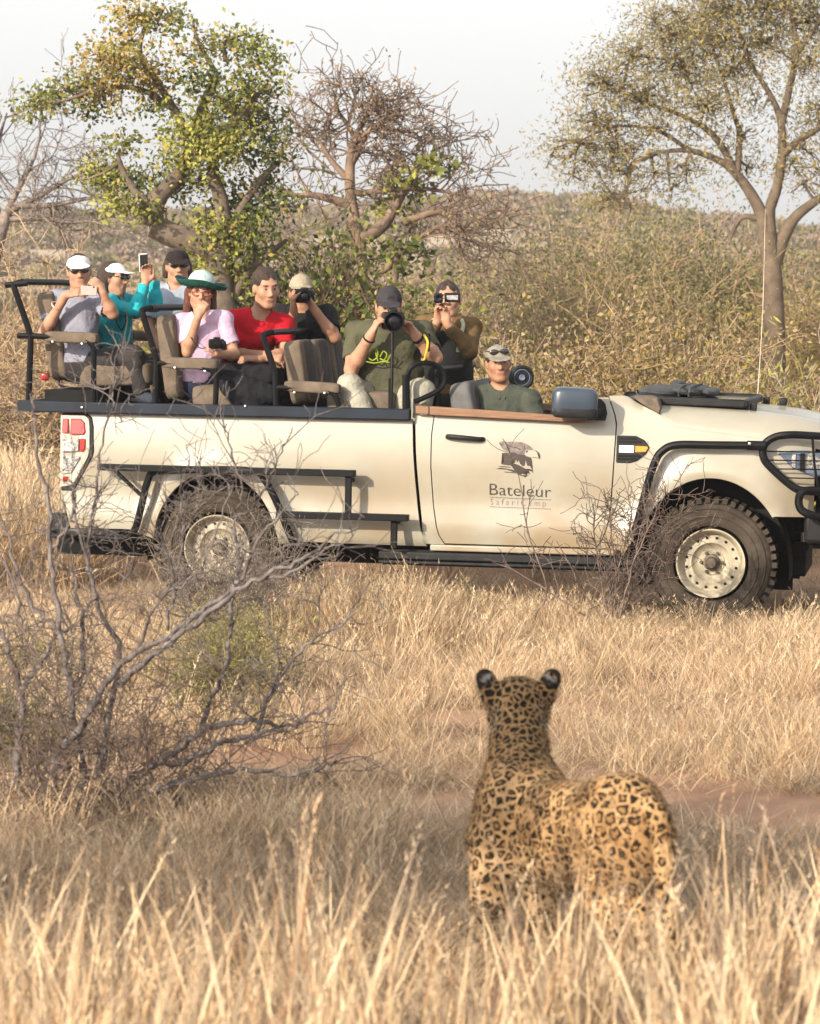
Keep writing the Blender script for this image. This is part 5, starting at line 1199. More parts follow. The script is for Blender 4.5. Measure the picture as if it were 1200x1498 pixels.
# ================================================================ trees
# --- leafy tree on the left
rg = np.random.RandomState(3); D = 32.; tb = Tubes(); tips = []
limbs = [traced(tb, [(352, 742), (345, 640), (335, 520), (322, 420), (318, 372), (286, 354), (250, 342), (224, 330)], D, .17, .12, n=9),
         traced(tb, [(224, 330), (226, 300), (238, 280), (258, 262), (270, 240, .2), (284, 200, .3), (300, 150, .3), (318, 110, .3)], D, .115, .045, n=8),
         traced(tb, [(226, 318), (212, 296), (196, 276), (180, 250), (172, 225)], D, .07, .02),
         traced(tb, [(322, 420), (330, 350), (322, 290), (312, 255), (318, 215), (345, 180), (372, 140)], D, .10, .03, n=7),
         traced(tb, [(330, 350, .2), (356, 300), (384, 260), (410, 235)], D, .06, .02), traced(tb, [(280, 205), (255, 160), (230, 120), (205, 80), (212, 40), (230, 10)], D, .05, .015),
         traced(tb, [(255, 160), (205, 130), (150, 130), (100, 145), (45, 162)], D, .035, .01), traced(tb, [(335, 450), (362, 400), (385, 378), (420, 350)], D, .06, .02), traced(tb, [(316, 375), (344, 392), (366, 388), (372, 362), (362, 345)], D, .05, .02), traced(tb, [(330, 90), (330, 60), (360, 50)], D, .025, .01), traced(tb, [(318, 110), (290, 60), (280, 20)], D, .03, .01)]
blobs = [(205, 22, 46, 26, 1, 2), (245, 30, 40, 24, .8, 0), (190, 62, 36, 24, .8, 2), (165, 92, 52, 34, 1.2, 2), (215, 105, 44, 34, 1, 2), (115, 128, 46, 22, 1.1, 0), (85, 142, 26, 20, .9, 0), (150, 140, 40, 20, .9, 2), (48, 160, 20, 12, .6, 0), (130, 160, 26, 12, .4, 3), (228, 150, 30, 22, .5, 0),
         (300, 70, 36, 26, .7, 2), (345, 60, 38, 26, .8, 0), (372, 68, 28, 24, .7, 0), (395, 105, 22, 34, .8, 0), (350, 112, 40, 24, .7, 0), (290, 105, 40, 28, .7, 3), (320, 140, 44, 26, .7, 0), (380, 140, 34, 24, .7, 3), (345, 165, 44, 28, .9, 2), (262, 190, 30, 22, .7, 1), (300, 190, 46, 28, .9, 0), (385, 175, 36, 26, .9, 0), (400, 205, 34, 22, .7, 3), (340, 200, 50, 28, 1., 1), (290, 220, 54, 30, 1.2, 1), (260, 235, 34, 24, .8, 0), (395, 228, 44, 16, .7, 3), (335, 235, 44, 22, .8, 0),
         (175, 210, 22, 24, .8, 0), (160, 245, 34, 24, 1., 1), (180, 275, 34, 22, 1, 1), (215, 255, 20, 20, .5, 3), (140, 265, 20, 16, .5, 0), (172, 300, 16, 16, .5, 1), (215, 310, 12, 10, .3, 0), (272, 275, 26, 20, .7, 0), (300, 262, 26, 20, .6, 1), (345, 280, 26, 24, .6, 3), (375, 275, 36, 24, 1, 3), (400, 295, 28, 18, .8, 3), (355, 305, 34, 22, .9, 3), (300, 325, 26, 20, .7, 1), (330, 345, 34, 28, 1, 1), (375, 335, 36, 26, 1, 3), (345, 375, 30, 26, 1, 0), (400, 372, 32, 26, .9, 1), (300, 372, 22, 20, .7, 0), (290, 400, 20, 20, .7, 1), (360, 410, 34, 22, .9, 1), (330, 430, 34, 24, .8, 0)]  # leaf colours also carry light: lime on lit clumps, dark on shaded ones
C, K, SC = clumps(rg, blobs, D, 17, 38, .095)
for q, bl in zip(SC, blobs):
    ctr = q.mean(0); allp = np.vstack(limbs); a = allp[np.argmin(np.linalg.norm(allp - ctr, axis=1))]
    tb.add(wander(a, ctr - a, np.linalg.norm(ctr - a), rg, 4, .12)[0], .022, .008, 5)
    for s_ in q[::2]: tb.add(np.array([ctr, (ctr + s_) / 2 + rg.normal(size=3) * .06, s_]), .009, .004, 3)
org = P(352, 742, D); org[2] = -.15
T_ = tree_obj('leafy_tree', 'leafy green tree with golden outer leaves and a bent trunk, behind the green hat passenger', 'tree', org, tb, mat('leafy_tree_bark', (.15, .115, .085), .9, .35, 5, bump=.5, bscale=14, col2=(.06, .045, .035)))
mi = np.where(rg.rand(len(K)) < .62, K, rg.choice([0, 1, 2, 3], len(K), p=[.4, .28, .2, .12])); link_mesh('crown', leaf_mesh('crown', C, .056, [F_green, F_lime, F_gold, F_dark], mi, rg, org, .55, .35), T_)

# --- bare rusty tree with creeper in the middle
rg = np.random.RandomState(5); D = 37.; tb = Tubes(); tips = []
trunkl = [traced(tb, [(528, 690), (525, 600), (522, 500), (524, 430), (528, 380), (518, 320), (512, 270), (514, 225), (522, 195)], D, .125, .045, n=8), traced(tb, [(520, 440), (490, 455), (470, 420), (455, 400)], D, .10, .05), traced(tb, [(526, 350), (560, 330), (590, 280), (615, 240), (640, 225)], D, .09, .02), traced(tb, [(514, 300), (480, 290), (455, 285), (430, 286), (405, 278)], D, .06, .015), traced(tb, [(515, 280), (530, 282), (600, 275), (650, 280), (690, 290)], D, .05, .012), traced(tb, [(514, 240), (540, 190), (560, 188), (610, 195)], D, .05, .012), traced(tb, [(512, 265), (485, 235), (470, 210), (458, 200)], D, .045, .012), traced(tb, [(522, 195), (540, 165), (560, 145)], D, .035, .01), traced(tb, [(522, 205), (500, 170), (480, 150)], D, .035, .01), traced(tb, [(528, 390), (560, 395), (580, 375), (620, 345), (650, 330), (700, 340)], D, .06, .015), traced(tb, [(590, 325), (640, 310), (665, 325), (670, 345)], D, .05, .02), traced(tb, [(580, 375), (578, 410), (574, 430)], D, .05, .03)]
for l in trunkl[1:]: sprout(tb, l, rg, 8, .52, .013, 2, tips, .25, kids=4, ratio=.66, wig=.3, up=.02, rmin=.0055)
sprout(tb, trunkl[0][-12:], rg, 10, .55, .014, 2, tips, .1, kids=4, ratio=.66, wig=.3, rmin=.0055)
for x, y in ((440, 200), (420, 240), (600, 210), (650, 215), (670, 250), (560, 160), (500, 150), (610, 300), (450, 260)):
    q = P(x, y, D); branch(tb, P(514 + (x - 514) * .35, 250 + (y - 250) * .35, D), q - P(514, 260, D), 0.75, .014, 2, rg, tips, kids=4, ratio=.6, wig=.3, rmin=.004)
org = P(528, 690, D); org[2] = -.15; T_ = tree_obj('bare_tree', 'rust brown leafless tree with hanging green creeper, in the middle behind the passengers', 'tree', org, tb, B_rust)
C, K, _ = clumps(rg, [(600, 255, 30, 16, 1, 1), (570, 268, 16, 22, 1, 1), (628, 245, 26, 14, 1, 1), (645, 238, 18, 10, .8, 0), (580, 300, 14, 20, .9, 1), (568, 320, 12, 20, .9, 1), (610, 275, 20, 12, .6, 0), (572, 352, 18, 20, .7, 0), (600, 372, 26, 12, .7, 3), (590, 390, 20, 12, .6, 3), (555, 370, 18, 14, .6, 3)], D, 22, 8, .10)
link_mesh('creeper', leaf_mesh('creeper', C, .10, [F_green, F_lime, F_gold, F_dark], np.where(rg.rand(len(K)) < .7, K, 0), rg, org, .6), T_)
tp = np.array([t[0] for t in tips]); tp = tp[rg.choice(len(tp), min(len(tp), 3500), replace=False)]; link_mesh('crown', leaf_mesh('crown', tp + rg.normal(size=tp.shape) * .03, .05, [F_dry, F_gold], (rg.rand(len(tp)) < .2).astype(int), rg, org, .5), T_)

# --- big thorn tree on the right
rg = np.random.RandomState(7); D = 42.; tb = Tubes(); tips = []
acl = [traced(tb, [(1134, 660), (1134, 520), (1132, 440), (1128, 380), (1122, 340)], D, 0.156, 0.124, n=10), traced(tb, [(1126, 380), (1116, 320), (1100, 285), (1078, 255), (1055, 236), (1010, 220), (965, 222)], D, 0.101, 0.024, n=9), traced(tb, [(1128, 350), (1126, 310), (1138, 270), (1145, 220), (1142, 175), (1128, 140), (1105, 105), (1080, 75)], D, 0.090, 0.020, n=8), traced(tb, [(1128, 400), (1145, 350), (1162, 320), (1185, 300), (1230, 270)], D, 0.109, 0.048, n=8), traced(tb, [(1144, 180), (1155, 130), (1165, 80), (1160, 30), (1150, -20)], D, 0.062, 0.024), traced(tb, [(1146, 225), (1170, 205), (1210, 180), (1250, 150)], D, 0.062, 0.024), traced(tb, [(1078, 255), (1050, 205), (1020, 180), (975, 160), (940, 150)], D, 0.055, 0.016), traced(tb, [(1080, 250), (1082, 190), (1078, 180), (1060, 120), (1040, 60)], D, 0.047, 0.016), traced(tb, [(1105, 105), (1075, 30), (1060, -20)], D, 0.031, 0.012), traced(tb, [(965, 222), (925, 240), (920, 270), (905, 295)], D, 0.039, 0.016), traced(tb, [(1010, 220), (960, 190), (900, 185), (850, 205)], D, 0.031, 0.012), traced(tb, [(1112, 320), (1085, 318), (1068, 350)], D, 0.047, 0.024), traced(tb, [(1165, 80), (1200, 30), (1230, -10)], D, 0.039, 0.016), traced(tb, [(940, 150), (900, 130), (860, 140)], D, 0.023, 0.010)]
blobs = []
for x, y, rx, ry, wt in [(880, 120, 50, 36, 1), (930, 80, 56, 36, 1), (990, 50, 60, 36, 1), (1050, 20, 64, 40, 1.1), (1120, 10, 60, 44, 1.1), (1180, 30, 50, 44, 1.1), (1000, 100, 66, 40, 1.1), (940, 140, 60, 34, 1.1), (880, 175, 56, 30, 1.1), (840, 205, 40, 22, .8), (815, 225, 24, 14, .4), (900, 215, 56, 26, 1.1), (905, 250, 46, 22, 1.1), (860, 235, 36, 16, .6), (960, 185, 50, 26, .9), (1030, 150, 60, 36, 1), (1070, 100, 56, 40, 1), (1110, 150, 30, 30, .5), (1180, 90, 44, 40, 1), (1200, 150, 40, 30, .9), (1020, 195, 40, 18, .5), (1185, 180, 30, 22, .7), (1195, 240, 30, 22, .7), (1060, 60, 60, 40, .9), (960, 30, 50, 26, .6), (1120, 60, 50, 40, .9), (1100, 240, 20, 16, .3), (1000, 250, 30, 12, .25), (1180, 265, 30, 16, .5), (920, 285, 30, 12, .3), (1190, -20, 60, 40, 1), (1060, -30, 70, 40, 1), (1250, 60, 50, 60, 1), (1260, 180, 50, 50, 1), (985, 15, 40, 24, .6), (960, 252, 40, 18, .6), (1015, 240, 40, 16, .6), (1065, 205, 36, 20, .6), (1092, 200, 24, 20, .5), (1160, 235, 34, 20, .7), (925, 300, 44, 16, .6), (880, 292, 44, 18, .7), (1175, 210, 34, 24, .8), (835, 255, 34, 16, .5), (985, 275, 40, 12, .4)]:
    blobs.append((x, y, rx, ry, wt, 0))
C, K, SC = clumps(rg, blobs, D, 24, 40, .17); allp = np.vstack(acl)
for q in SC:
    ctr = q.mean(0); a = allp[np.argmin(np.linalg.norm(allp - ctr, axis=1))]; tb.add(wander(a, ctr - a, np.linalg.norm(ctr - a), rg, 5, .14)[0], .026, .012, 5)
    for s_ in q:
        tb.add(np.array([ctr, (ctr + s_) / 2 + rg.normal(size=3) * .1, s_]), .010, .005, 3)
org = P(1134, 660, D); org[2] = -.15; T_ = tree_obj('thorn_tree', 'tall olive thorn tree with a pale forked trunk on the right', 'tree', org, tb, B_pale)
link_mesh('crown', leaf_mesh('crown', C, .072, [F_olive, F_olive2, F_gold, F_dry], rg.choice([0, 1, 2, 3], len(C), p=[.62, .14, .14, .10]), rg, org, .24, .12), T_)

# --- bare grey tree at the left edge
rg = np.random.RandomState(9); D = 41.; tb = Tubes(); tips = []
l0 = traced(tb, [(-30, 640), (-25, 500), (-10, 380), (10, 310)], D, .14, .08, n=7)
for pts in ([(10, 310), (30, 270), (50, 230), (60, 190)], [(10, 310), (60, 285), (100, 262), (130, 255)], [(0, 330), (-10, 260), (0, 200), (10, 165)], [(15, 300), (75, 300), (130, 290), (190, 288)], [(10, 320), (60, 320), (110, 325), (160, 318)]): sprout(tb, traced(tb, pts, D, .05, .012), rg, 9, .62, .013, 2, tips, .15, kids=4, ratio=.62, wig=.25, up=.04, rmin=.0045)
org = P(-30, 640, D); org[2] = -.15; tree_obj('bare_tree', 'leafless grey brown tree at the left edge against the sky', 'tree', org, tb, B_grey)

# ================================================================ shrubs
def shrub(name, label, px, top, wpx, D, bark, leafs, rg, stems=16, lev=2, nleaf=3, lsize=.05, asp=.5, r=.014, probs=None, kids=4, spread=.8, lean=.75, group=None, cat='shrub', wig=.25, up=.05, rmin=.004, droop=0., leaf_jit=.06, base=None, ratio=.62):
    b = P(px, 700, D); b[2] = float(ground_z(b[0], D)) if base is None else base; H_ = (P(px, top, D)[2] - b[2]) * .84; W_ = wpx * D / F_PX / 2
    tb = Tubes(); tips = []
    for k in range(stems):
        a = rg.rand() * 2 * math.pi; q = rg.rand() ** .6; d = np.array([math.cos(a) * W_ * q * lean, math.sin(a) * W_ * q * lean * .8, H_ * .62]); L = np.linalg.norm(d)
        st = b + np.array([math.cos(a), math.sin(a), 0]) * W_ * .28 * rg.rand()
        branch(tb, st, d / L, L * (.65 + .45 * rg.rand()), r, lev, rg, tips, kids, ratio, spread, wig, up, rmin)
    o = tree_obj(name, label, cat, b, tb, bark, 'stems', group=group)
    if nleaf:
        tp = np.array([t[0] for t in tips]); td = np.array([t[1] for t in tips]); c = np.repeat(tp, nleaf, 0) + rg.normal(size=(len(tp) * nleaf, 3)) * leaf_jit
        link_mesh('foliage', leaf_mesh('foliage', c, lsize, leafs, rg.choice(len(leafs), len(c), p=probs), rg, b, asp, .3, np.repeat(td, nleaf, 0)), o)
    return o
rg = np.random.RandomState(21)
shrub('dry_shrub', 'pale golden shrub of dry curled leaves and tan twigs behind the bonnet', 870, 400, 270, 25.5, B_dry, [F_pale, F_dry, F_oldgold], rg, 26, 3, 11, .040, .6, .013, [.55, .2, .25], 4, .8, .9, leaf_jit=.07, rmin=.0045)
shrub('dry_shrub', 'small golden dry shrub between the driver and the bonnet', 800, 455, 120, 24.6, B_dry, [F_pale, F_dry, F_oldgold], rg, 14, 2, 14, .038, .6, .010, [.6, .2, .2], 5, .8, .9, leaf_jit=.07)
shrub('green_shrub', 'yellow green narrow leaved shrub behind the bonnet at the right edge', 1120, 525, 240, 26.5, B_dry, [F_lime, F_olive, F_pale, F_oldgold], rg, 26, 2, 10, .085, .2, .012, [.4, .3, .2, .1], 6, .8, .95, leaf_jit=.10)
shrub('green_shrub', 'yellow green narrow leaved shrub close behind the folded windscreen', 1020, 520, 130, 25.2, B_dry, [F_lime, F_olive, F_pale, F_oldgold], rg, 16, 2, 10, .075, .2, .01, [.35, .3, .25, .1], 6, .8, .95, leaf_jit=.09)
shrub('thorn_thicket', 'olive brown fine leaved thorn thicket left of the forked trunk', 930, 330, 220, 36, B_dry, [F_olive, F_oldgold, F_dry, F_olive2], rg, 26, 3, 14, .05, .4, .016, [.2, .08, .17, .55], 4, .75, 1., leaf_jit=.16, rmin=.004)
shrub('thorn_thicket', 'olive thorn thicket under the right side of the thorn tree', 1215, 350, 130, 44, B_dry, [F_olive, F_oldgold, F_lime, F_olive2], rg, 14, 3, 10, .055, .4, .016, [.4, .3, .15, .15], 4, .75, 1., leaf_jit=.13, rmin=.006)
shrub('golden_bush', 'bright yellow bush behind the thorn tree trunk', 1195, 470, 90, 46, B_dry, [F_oldgold, F_lime, F_gold], rg, 16, 2, 9, .07, .5, .015, [.5, .25, .25], 5, leaf_jit=.12)
shrub('dead_shrub', 'pale dead shrub with bare bleached stems beside the thorn tree trunk', 1060, 385, 90, 31, mat('bleached_wood', (0.374, 0.304, 0.242), .9, .2, 6), [F_pale], rg, 8, 2, 0, r=.014, kids=3, wig=.22, up=.12, rmin=.005)
shrub('dead_shrub', 'pale dead shrub with bare stems at the right edge behind the bonnet', 1192, 400, 60, 30, MATS['bleached_wood'], [F_pale], rg, 7, 2, 0, r=.015, kids=4, wig=.22, up=.12, rmin=.005)
shrub('bare_thicket', 'tangled bare brown thicket on the left behind the rear seats', 95, 292, 300, 36, B_dry, [F_dry], rg, 30, 3, 1, .05, .5, .02, None, 4, .85, 1.05, wig=.3, up=-.02, leaf_jit=.06, rmin=.006)
shrub('bare_thicket', 'low tangled brown thicket at the left edge behind the truck', 30, 385, 190, 30, B_dry, [F_dry, F_pale], rg, 24, 3, 1, .05, .5, .016, None, 4, .85, 1.05, wig=.3, up=-.02, leaf_jit=.06, rmin=.005)
shrub('bare_thicket', 'bare brown thicket below the bent trunk of the leafy tree', 225, 372, 190, 37, B_rust, [F_dry, F_olive], rg, 26, 3, 2, .05, .5, .018, None, 4, .85, 1., wig=.3, up=0, leaf_jit=.08, rmin=.006)
shrub('leafy_bush', 'dense dark green bush under the rusty bare tree', 478, 318, 130, 33, B_brown, [F_green, F_lime, F_dark], rg, 26, 3, 7, .07, .55, .02, [.3, .15, .55], 4, .7, 1., leaf_jit=.11)
shrub('leafy_bush', 'dark green bush close behind the bearded man', 530, 405, 70, 31, B_brown, [F_green, F_olive2, F_dark], rg, 16, 2, 8, .08, .55, .016, [.35, .35, .3], 5, .7, 1., leaf_jit=.11)
shrub('leafy_bush', 'yellow green bush between the leafy tree and the khaki cap passenger', 405, 350, 90, 32.5, B_brown, [F_green, F_lime, F_gold], rg, 14, 2, 9, .085, .55, .016, [.4, .4, .2], 5, .7, 1., leaf_jit=.11)
shrub('bushy_tree', 'rounded olive bushy tree filling the gap left of the thorn tree trunk', 900, 268, 200, 50, B_dry, [F_olive2, F_olive, F_dark], rg, 26, 3, 14, .075, .35, .02, [.45, .2, .35], 4, .75, 1., leaf_jit=.24, rmin=.006)
shrub('bushy_tree', 'golden olive bushy tree close beside the thorn tree trunk', 1030, 285, 150, 52, B_dry, [F_olive, F_oldgold, F_olive2, F_dark], rg, 22, 3, 14, .075, .35, .02, [.25, .1, .35, .3], 4, .75, 1., leaf_jit=.24, rmin=.006)
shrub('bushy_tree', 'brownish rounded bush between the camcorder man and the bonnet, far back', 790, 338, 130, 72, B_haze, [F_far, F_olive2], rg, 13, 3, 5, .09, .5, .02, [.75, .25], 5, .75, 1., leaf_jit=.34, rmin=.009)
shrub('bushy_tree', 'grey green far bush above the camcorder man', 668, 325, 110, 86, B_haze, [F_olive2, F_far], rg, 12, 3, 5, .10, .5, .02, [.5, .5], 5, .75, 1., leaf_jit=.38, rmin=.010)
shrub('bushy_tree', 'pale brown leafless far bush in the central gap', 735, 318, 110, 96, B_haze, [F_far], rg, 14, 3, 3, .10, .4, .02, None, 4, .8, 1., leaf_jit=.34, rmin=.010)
shrub('olive_bush', 'dark olive bush low behind the camcorder man', 700, 398, 100, 58, B_brown, [F_olive2, F_dark, F_far], rg, 20, 2, 14, .075, .5, .016, [.4, .5, .1], 5, .75, 1., leaf_jit=.22, rmin=.007)
shrub('olive_bush', 'pale olive bush beyond the rusty bare tree', 645, 352, 130, 52, B_dry, [F_olive, F_olive2, F_lime], rg, 24, 3, 6, .07, .5, .02, [.5, .3, .2], 4, .75, 1., leaf_jit=.15, rmin=.007)
shrub('olive_bush', 'small green bush behind the man with the camcorder', 705, 440, 80, 30, B_dry, [F_olive2, F_green, F_olive], rg, 14, 2, 8, .055, .4, .012, [.4, .3, .3], 5, .75, 1., leaf_jit=.09)
shrub('twiggy_shrub', 'thin grey twiggy shrub right of the man with the camcorder', 735, 380, 100, 29, B_twig, [F_dry, F_olive], rg, 10, 2, 1, .04, .5, .012, None, 4, wig=.2, up=.1)
# ================================================================ scattering of grass and far scrub
def scatter(name, pts, rot, scl, idx, protos, kind='stuff', label=None):
    me = bpy.data.meshes.new(name); me.vertices.add(len(pts)); me.vertices.foreach_set('co', np.asarray(pts, np.float32).ravel())
    for n_, ty, d_ in (('rot', 'FLOAT_VECTOR', rot), ('scl', 'FLOAT_VECTOR', scl), ('idx', 'INT', idx)):
        a = me.attributes.new(n_, ty, 'POINT'); a.data.foreach_set('vector' if ty == 'FLOAT_VECTOR' else 'value', np.asarray(d_, np.int32 if ty == 'INT' else np.float32).ravel())
    o = link_mesh(name, me); tag(o, label, kind=kind)
    coll = bpy.data.collections.new(name + '_kinds')
    for i, p in enumerate(protos): q = bpy.data.objects.new(f'{name}_kind_{i:02d}', p); coll.objects.link(q)
    ng = bpy.data.node_groups.new(name, 'GeometryNodeTree'); ng.interface.new_socket('Geometry', in_out='INPUT', socket_type='NodeSocketGeometry'); ng.interface.new_socket('Geometry', in_out='OUTPUT', socket_type='NodeSocketGeometry')
    N = ng.nodes.new; gi, go = N('NodeGroupInput'), N('NodeGroupOutput'); ip_ = N('GeometryNodeInstanceOnPoints'); ci = N('GeometryNodeCollectionInfo'); ci.inputs['Collection'].default_value = coll; ci.inputs['Separate Children'].default_value = True; ci.inputs['Reset Children'].default_value = True
    def na(n_, ty): k = N('GeometryNodeInputNamedAttribute'); k.data_type = ty; k.inputs['Name'].default_value = n_; return k.outputs[0]
    Lk = ng.links.new; Lk(gi.outputs[0], ip_.inputs['Points']); Lk(ci.outputs[0], ip_.inputs['Instance']); ip_.inputs['Pick Instance'].default_value = True
    Lk(na('idx', 'INT'), ip_.inputs['Instance Index']); Lk(na('rot', 'FLOAT_VECTOR'), ip_.inputs['Rotation']); Lk(na('scl', 'FLOAT_VECTOR'), ip_.inputs['Scale']); Lk(ip_.outputs[0], go.inputs[0])
    md = o.modifiers.new('scatter', 'NODES'); md.node_group = ng
    return o
G_straw = mat('straw_grass', (.53, .375, .225), .8, .2, 3, spec=.2, trans=.18, rnd=.25); G_pale = mat('pale_straw_grass', (.61, .48, .325), .8, .15, 3, spec=.2, trans=.22, rnd=.2); G_grey = mat('grey_straw_grass', (.30, .235, .172), .85, .2, 3, spec=.15, trans=.15, rnd=.25); G_rust = mat('rusty_grass', (0.265, 0.156, 0.086), .85, .2, 3, spec=.15, trans=.15, rnd=.25)
def tuft(name, rg, n, h, rad, wid, lean, mats, probs, seed_heads=0, curl=.5, flat=0.):
    V = []; F4 = []; F3 = []; mi4 = []; mi3 = []; c = 0
    for i in range(n):
        a = rg.rand() * 6.283; q = rg.rand() ** .6 * rad; p = np.array([math.cos(a) * q, math.sin(a) * q, -.02]); H_ = h * (.45 + .55 * rg.rand()); b = rg.rand() * 6.283
        l = lean * (.3 + rg.rand()) + flat * (rg.rand() < .4); d = np.array([math.cos(b) * l, math.sin(b) * l, 1.]); d /= np.linalg.norm(d); side = np.array([-math.sin(b + rg.normal()), math.cos(b + rg.normal()), 0.]); side /= np.linalg.norm(side); w = wid * (.6 + .7 * rg.rand()); cu = curl * rg.rand() * 1.2
        pts = []
        for t in (0, .4, .75, 1.): pts.append(p + d * H_ * t + np.array([math.cos(b), math.sin(b), -.45]) * cu * H_ * t * t * .6)
        m = rg.choice(len(mats), p=probs)
        for j, ww in enumerate((w, w * .9, w * .6)): V += [pts[j] - side * ww / 2, pts[j] + side * ww / 2]
        V.append(pts[3]); F4 += [(c, c + 1, c + 3, c + 2), (c + 2, c + 3, c + 5, c + 4)]; F3.append((c + 4, c + 5, c + 6)); mi4 += [m, m]; mi3.append(m); c += 7
        if i < seed_heads:
            for s_ in range(7):
                o = pts[3] - (pts[3] - pts[2]) * (s_ / 7.) * .8 + rg.normal(size=3) * .004; e = o + (d * .7 + rg.normal(size=3) * .35) * .028; V += [o - side * .003, o + side * .003, e]; F3.append((c, c + 1, c + 2)); mi3.append(m); c += 3
    return np_mesh(name, np.array(V), [np.array(F4), np.array(F3)], mats, mi4 + mi3, smooth=False)
rg = np.random.RandomState(31); MA = [G_straw, G_pale, G_grey, G_rust]
short = [tuft('short_tuft', rg, 70, .24, .17, .0030, .85, MA, [.34, .34, .18, .14], 0, .9, 1.6) for _ in range(4)]
medium = [tuft('medium_tuft', rg, 46, .46, .11, .0032, .36, MA, [.36, .38, .16, .10], 10, .5) for _ in range(4)]
tall = [tuft('tall_tuft', rg, 26, .80, .13, .0085, .20, MA, [.40, .34, .20, .06], 8, .3) for _ in range(3)] + [tuft('tall_tuft', rg, 20, .80, .14, .0075, .42, MA, [.40, .34, .20, .06], 14, .7, .5)]
greyt = [tuft('grey_shade_tuft', rg, 80, .26, .16, .0035, .8, MA, [.15, .15, .60, .10], 0, .8, 1.2) for _ in range(3)]  # grey puts shade into the blade colour, and stands for litter
protos = short + medium + tall + greyt; IS, IM, IT, IG = 0, 4, 8, 12
def pick(base, n, N_): return base + rg.randint(0, n, N_)
pts, rot, scl, idx = [], [], [], []
def lay(x, y, s, sz, ids, tilt=.12):
    n = len(x)
    if not n: return
    pts.append(np.stack([x, y, ground_z(x, y)], 1)); rot.append(np.stack([rg.normal(size=n) * tilt, rg.normal(size=n) * tilt, rg.rand(n) * 6.283], 1)); scl.append(np.stack([s, s, sz], 1)); idx.append(ids)
def field(y0, y1, dens, m=1.12):
    n = int(dens * (y1 - y0) * (y0 + y1) / 2 * (1200 / F_PX) * m); y = np.sqrt(rg.uniform(y0 ** 2, y1 ** 2, n)); return (rg.uniform(-.5, .5, n) * m * 1200 / F_PX) * y, y
def pxy(x, y, z=0.): return 600 + F_PX * x / y, 454 + F_PX * (CAM_H - z) / y
def noise2(x, y, f, s=0): return np.array([mnoise.noise(Vector((a * f + s, b * f, s * 1.7))) for a, b in zip(x, y)])
def bare(x, y):
    px, py = pxy(x, y); o = np.zeros(len(x))
    for cx, cy, rx, ry in ((560, 992, 150, 17), (1060, 1180, 190, 26), (640, 1185, 170, 22), (420, 1010, 90, 14), (980, 1040, 120, 10), (830, 1150, 200, 14), (300, 1120, 160, 16), (1000, 925, 60, 8)): o = np.maximum(o, 1 - np.clip(((px - cx) / rx / 1.2) ** 2 + ((py - cy) / ry / 1.45) ** 2, 0, 1))
    return np.clip(o * 1.15, 0, 1)
# sunlit middle ground
x, y = field(12.2, 19.2, 58); k = (rg.rand(len(x)) > bare(x, y) * .93) & (noise2(x, y, 1.1) > -.05 - .25 * rg.rand(len(x))); x, y = x[k], y[k]; s = rg.uniform(.55, 1.1, len(x)); lay(x, y, s, s * rg.uniform(.6, 1.05, len(x)), pick(IS, 4, len(x)))
x, y = field(12.8, 19.6, 32); k = (rg.rand(len(x)) > bare(x, y) * 1.2) & (noise2(x, y, .7, 3) > -.05); x, y = x[k], y[k]; s = rg.uniform(.6, 1., len(x)); lay(x, y, s, s * rg.uniform(.55, .95, len(x)), pick(IM, 4, len(x)))
# round the truck: longer stems, short under it
x, y = field(18.4, 20.5, 60); px, _ = pxy(x, y); k = (noise2(x, y, .9, 7) > -.15) & ~((px > 170) & (px < 232)); x, y = x[k], y[k]; s = rg.uniform(.7, 1.05, len(x)); tallness = np.where((px[k] > 380) & (px[k] < 620), 1.25, np.where((px[k] > 380) & (px[k] < 880), .9, .62)); lay(x, y, s, s * tallness * rg.uniform(.5, 1.0, len(x)), pick(IM, 4, len(x)))
n = 430; y = rg.uniform(18.5, 20.0, n); px = rg.uniform(250, 660, n); x = (px - 600) / F_PX * y; s = rg.uniform(.7, 1.05, n); lay(x, y, s, s * rg.uniform(.6, 1.25, n) * np.interp(px, [250, 300, 450, 600, 660], [.6, .9, 1.1, 1., .6]), pick(IM, 4, n))
x, y = field(19.0, 24, 45); s = rg.uniform(.5, .9, len(x)); lay(x, y, s, s * .7, np.where(rg.rand(len(x)) < .5, pick(IS, 4, len(x)), pick(IG, 3, len(x))))
# shaded band behind the leopard; greyer tufts put more shade into its colour
x, y = field(9.3, 12.6, 84); k = (rg.rand(len(x)) > bare(x, y) * .95) & (noise2(x, y, 1.3, 5) > -.3); x, y = x[k], y[k]; s = rg.uniform(.6, 1.05, len(x)); lay(x, y, s, s * rg.uniform(.55, 1., len(x)), np.where(rg.rand(len(x)) < .65, pick(IG, 3, len(x)), pick(IS, 4, len(x))))
x, y = field(9.4, 11.6, 20); px, _ = pxy(x, y); k = (px < 640) | (rg.rand(len(x)) < .25); x, y = x[k], y[k]; s = rg.uniform(.6, 1., len(x)); lay(x, y, s, s * rg.uniform(.5, .9, len(x)), pick(IM, 4, len(x)))
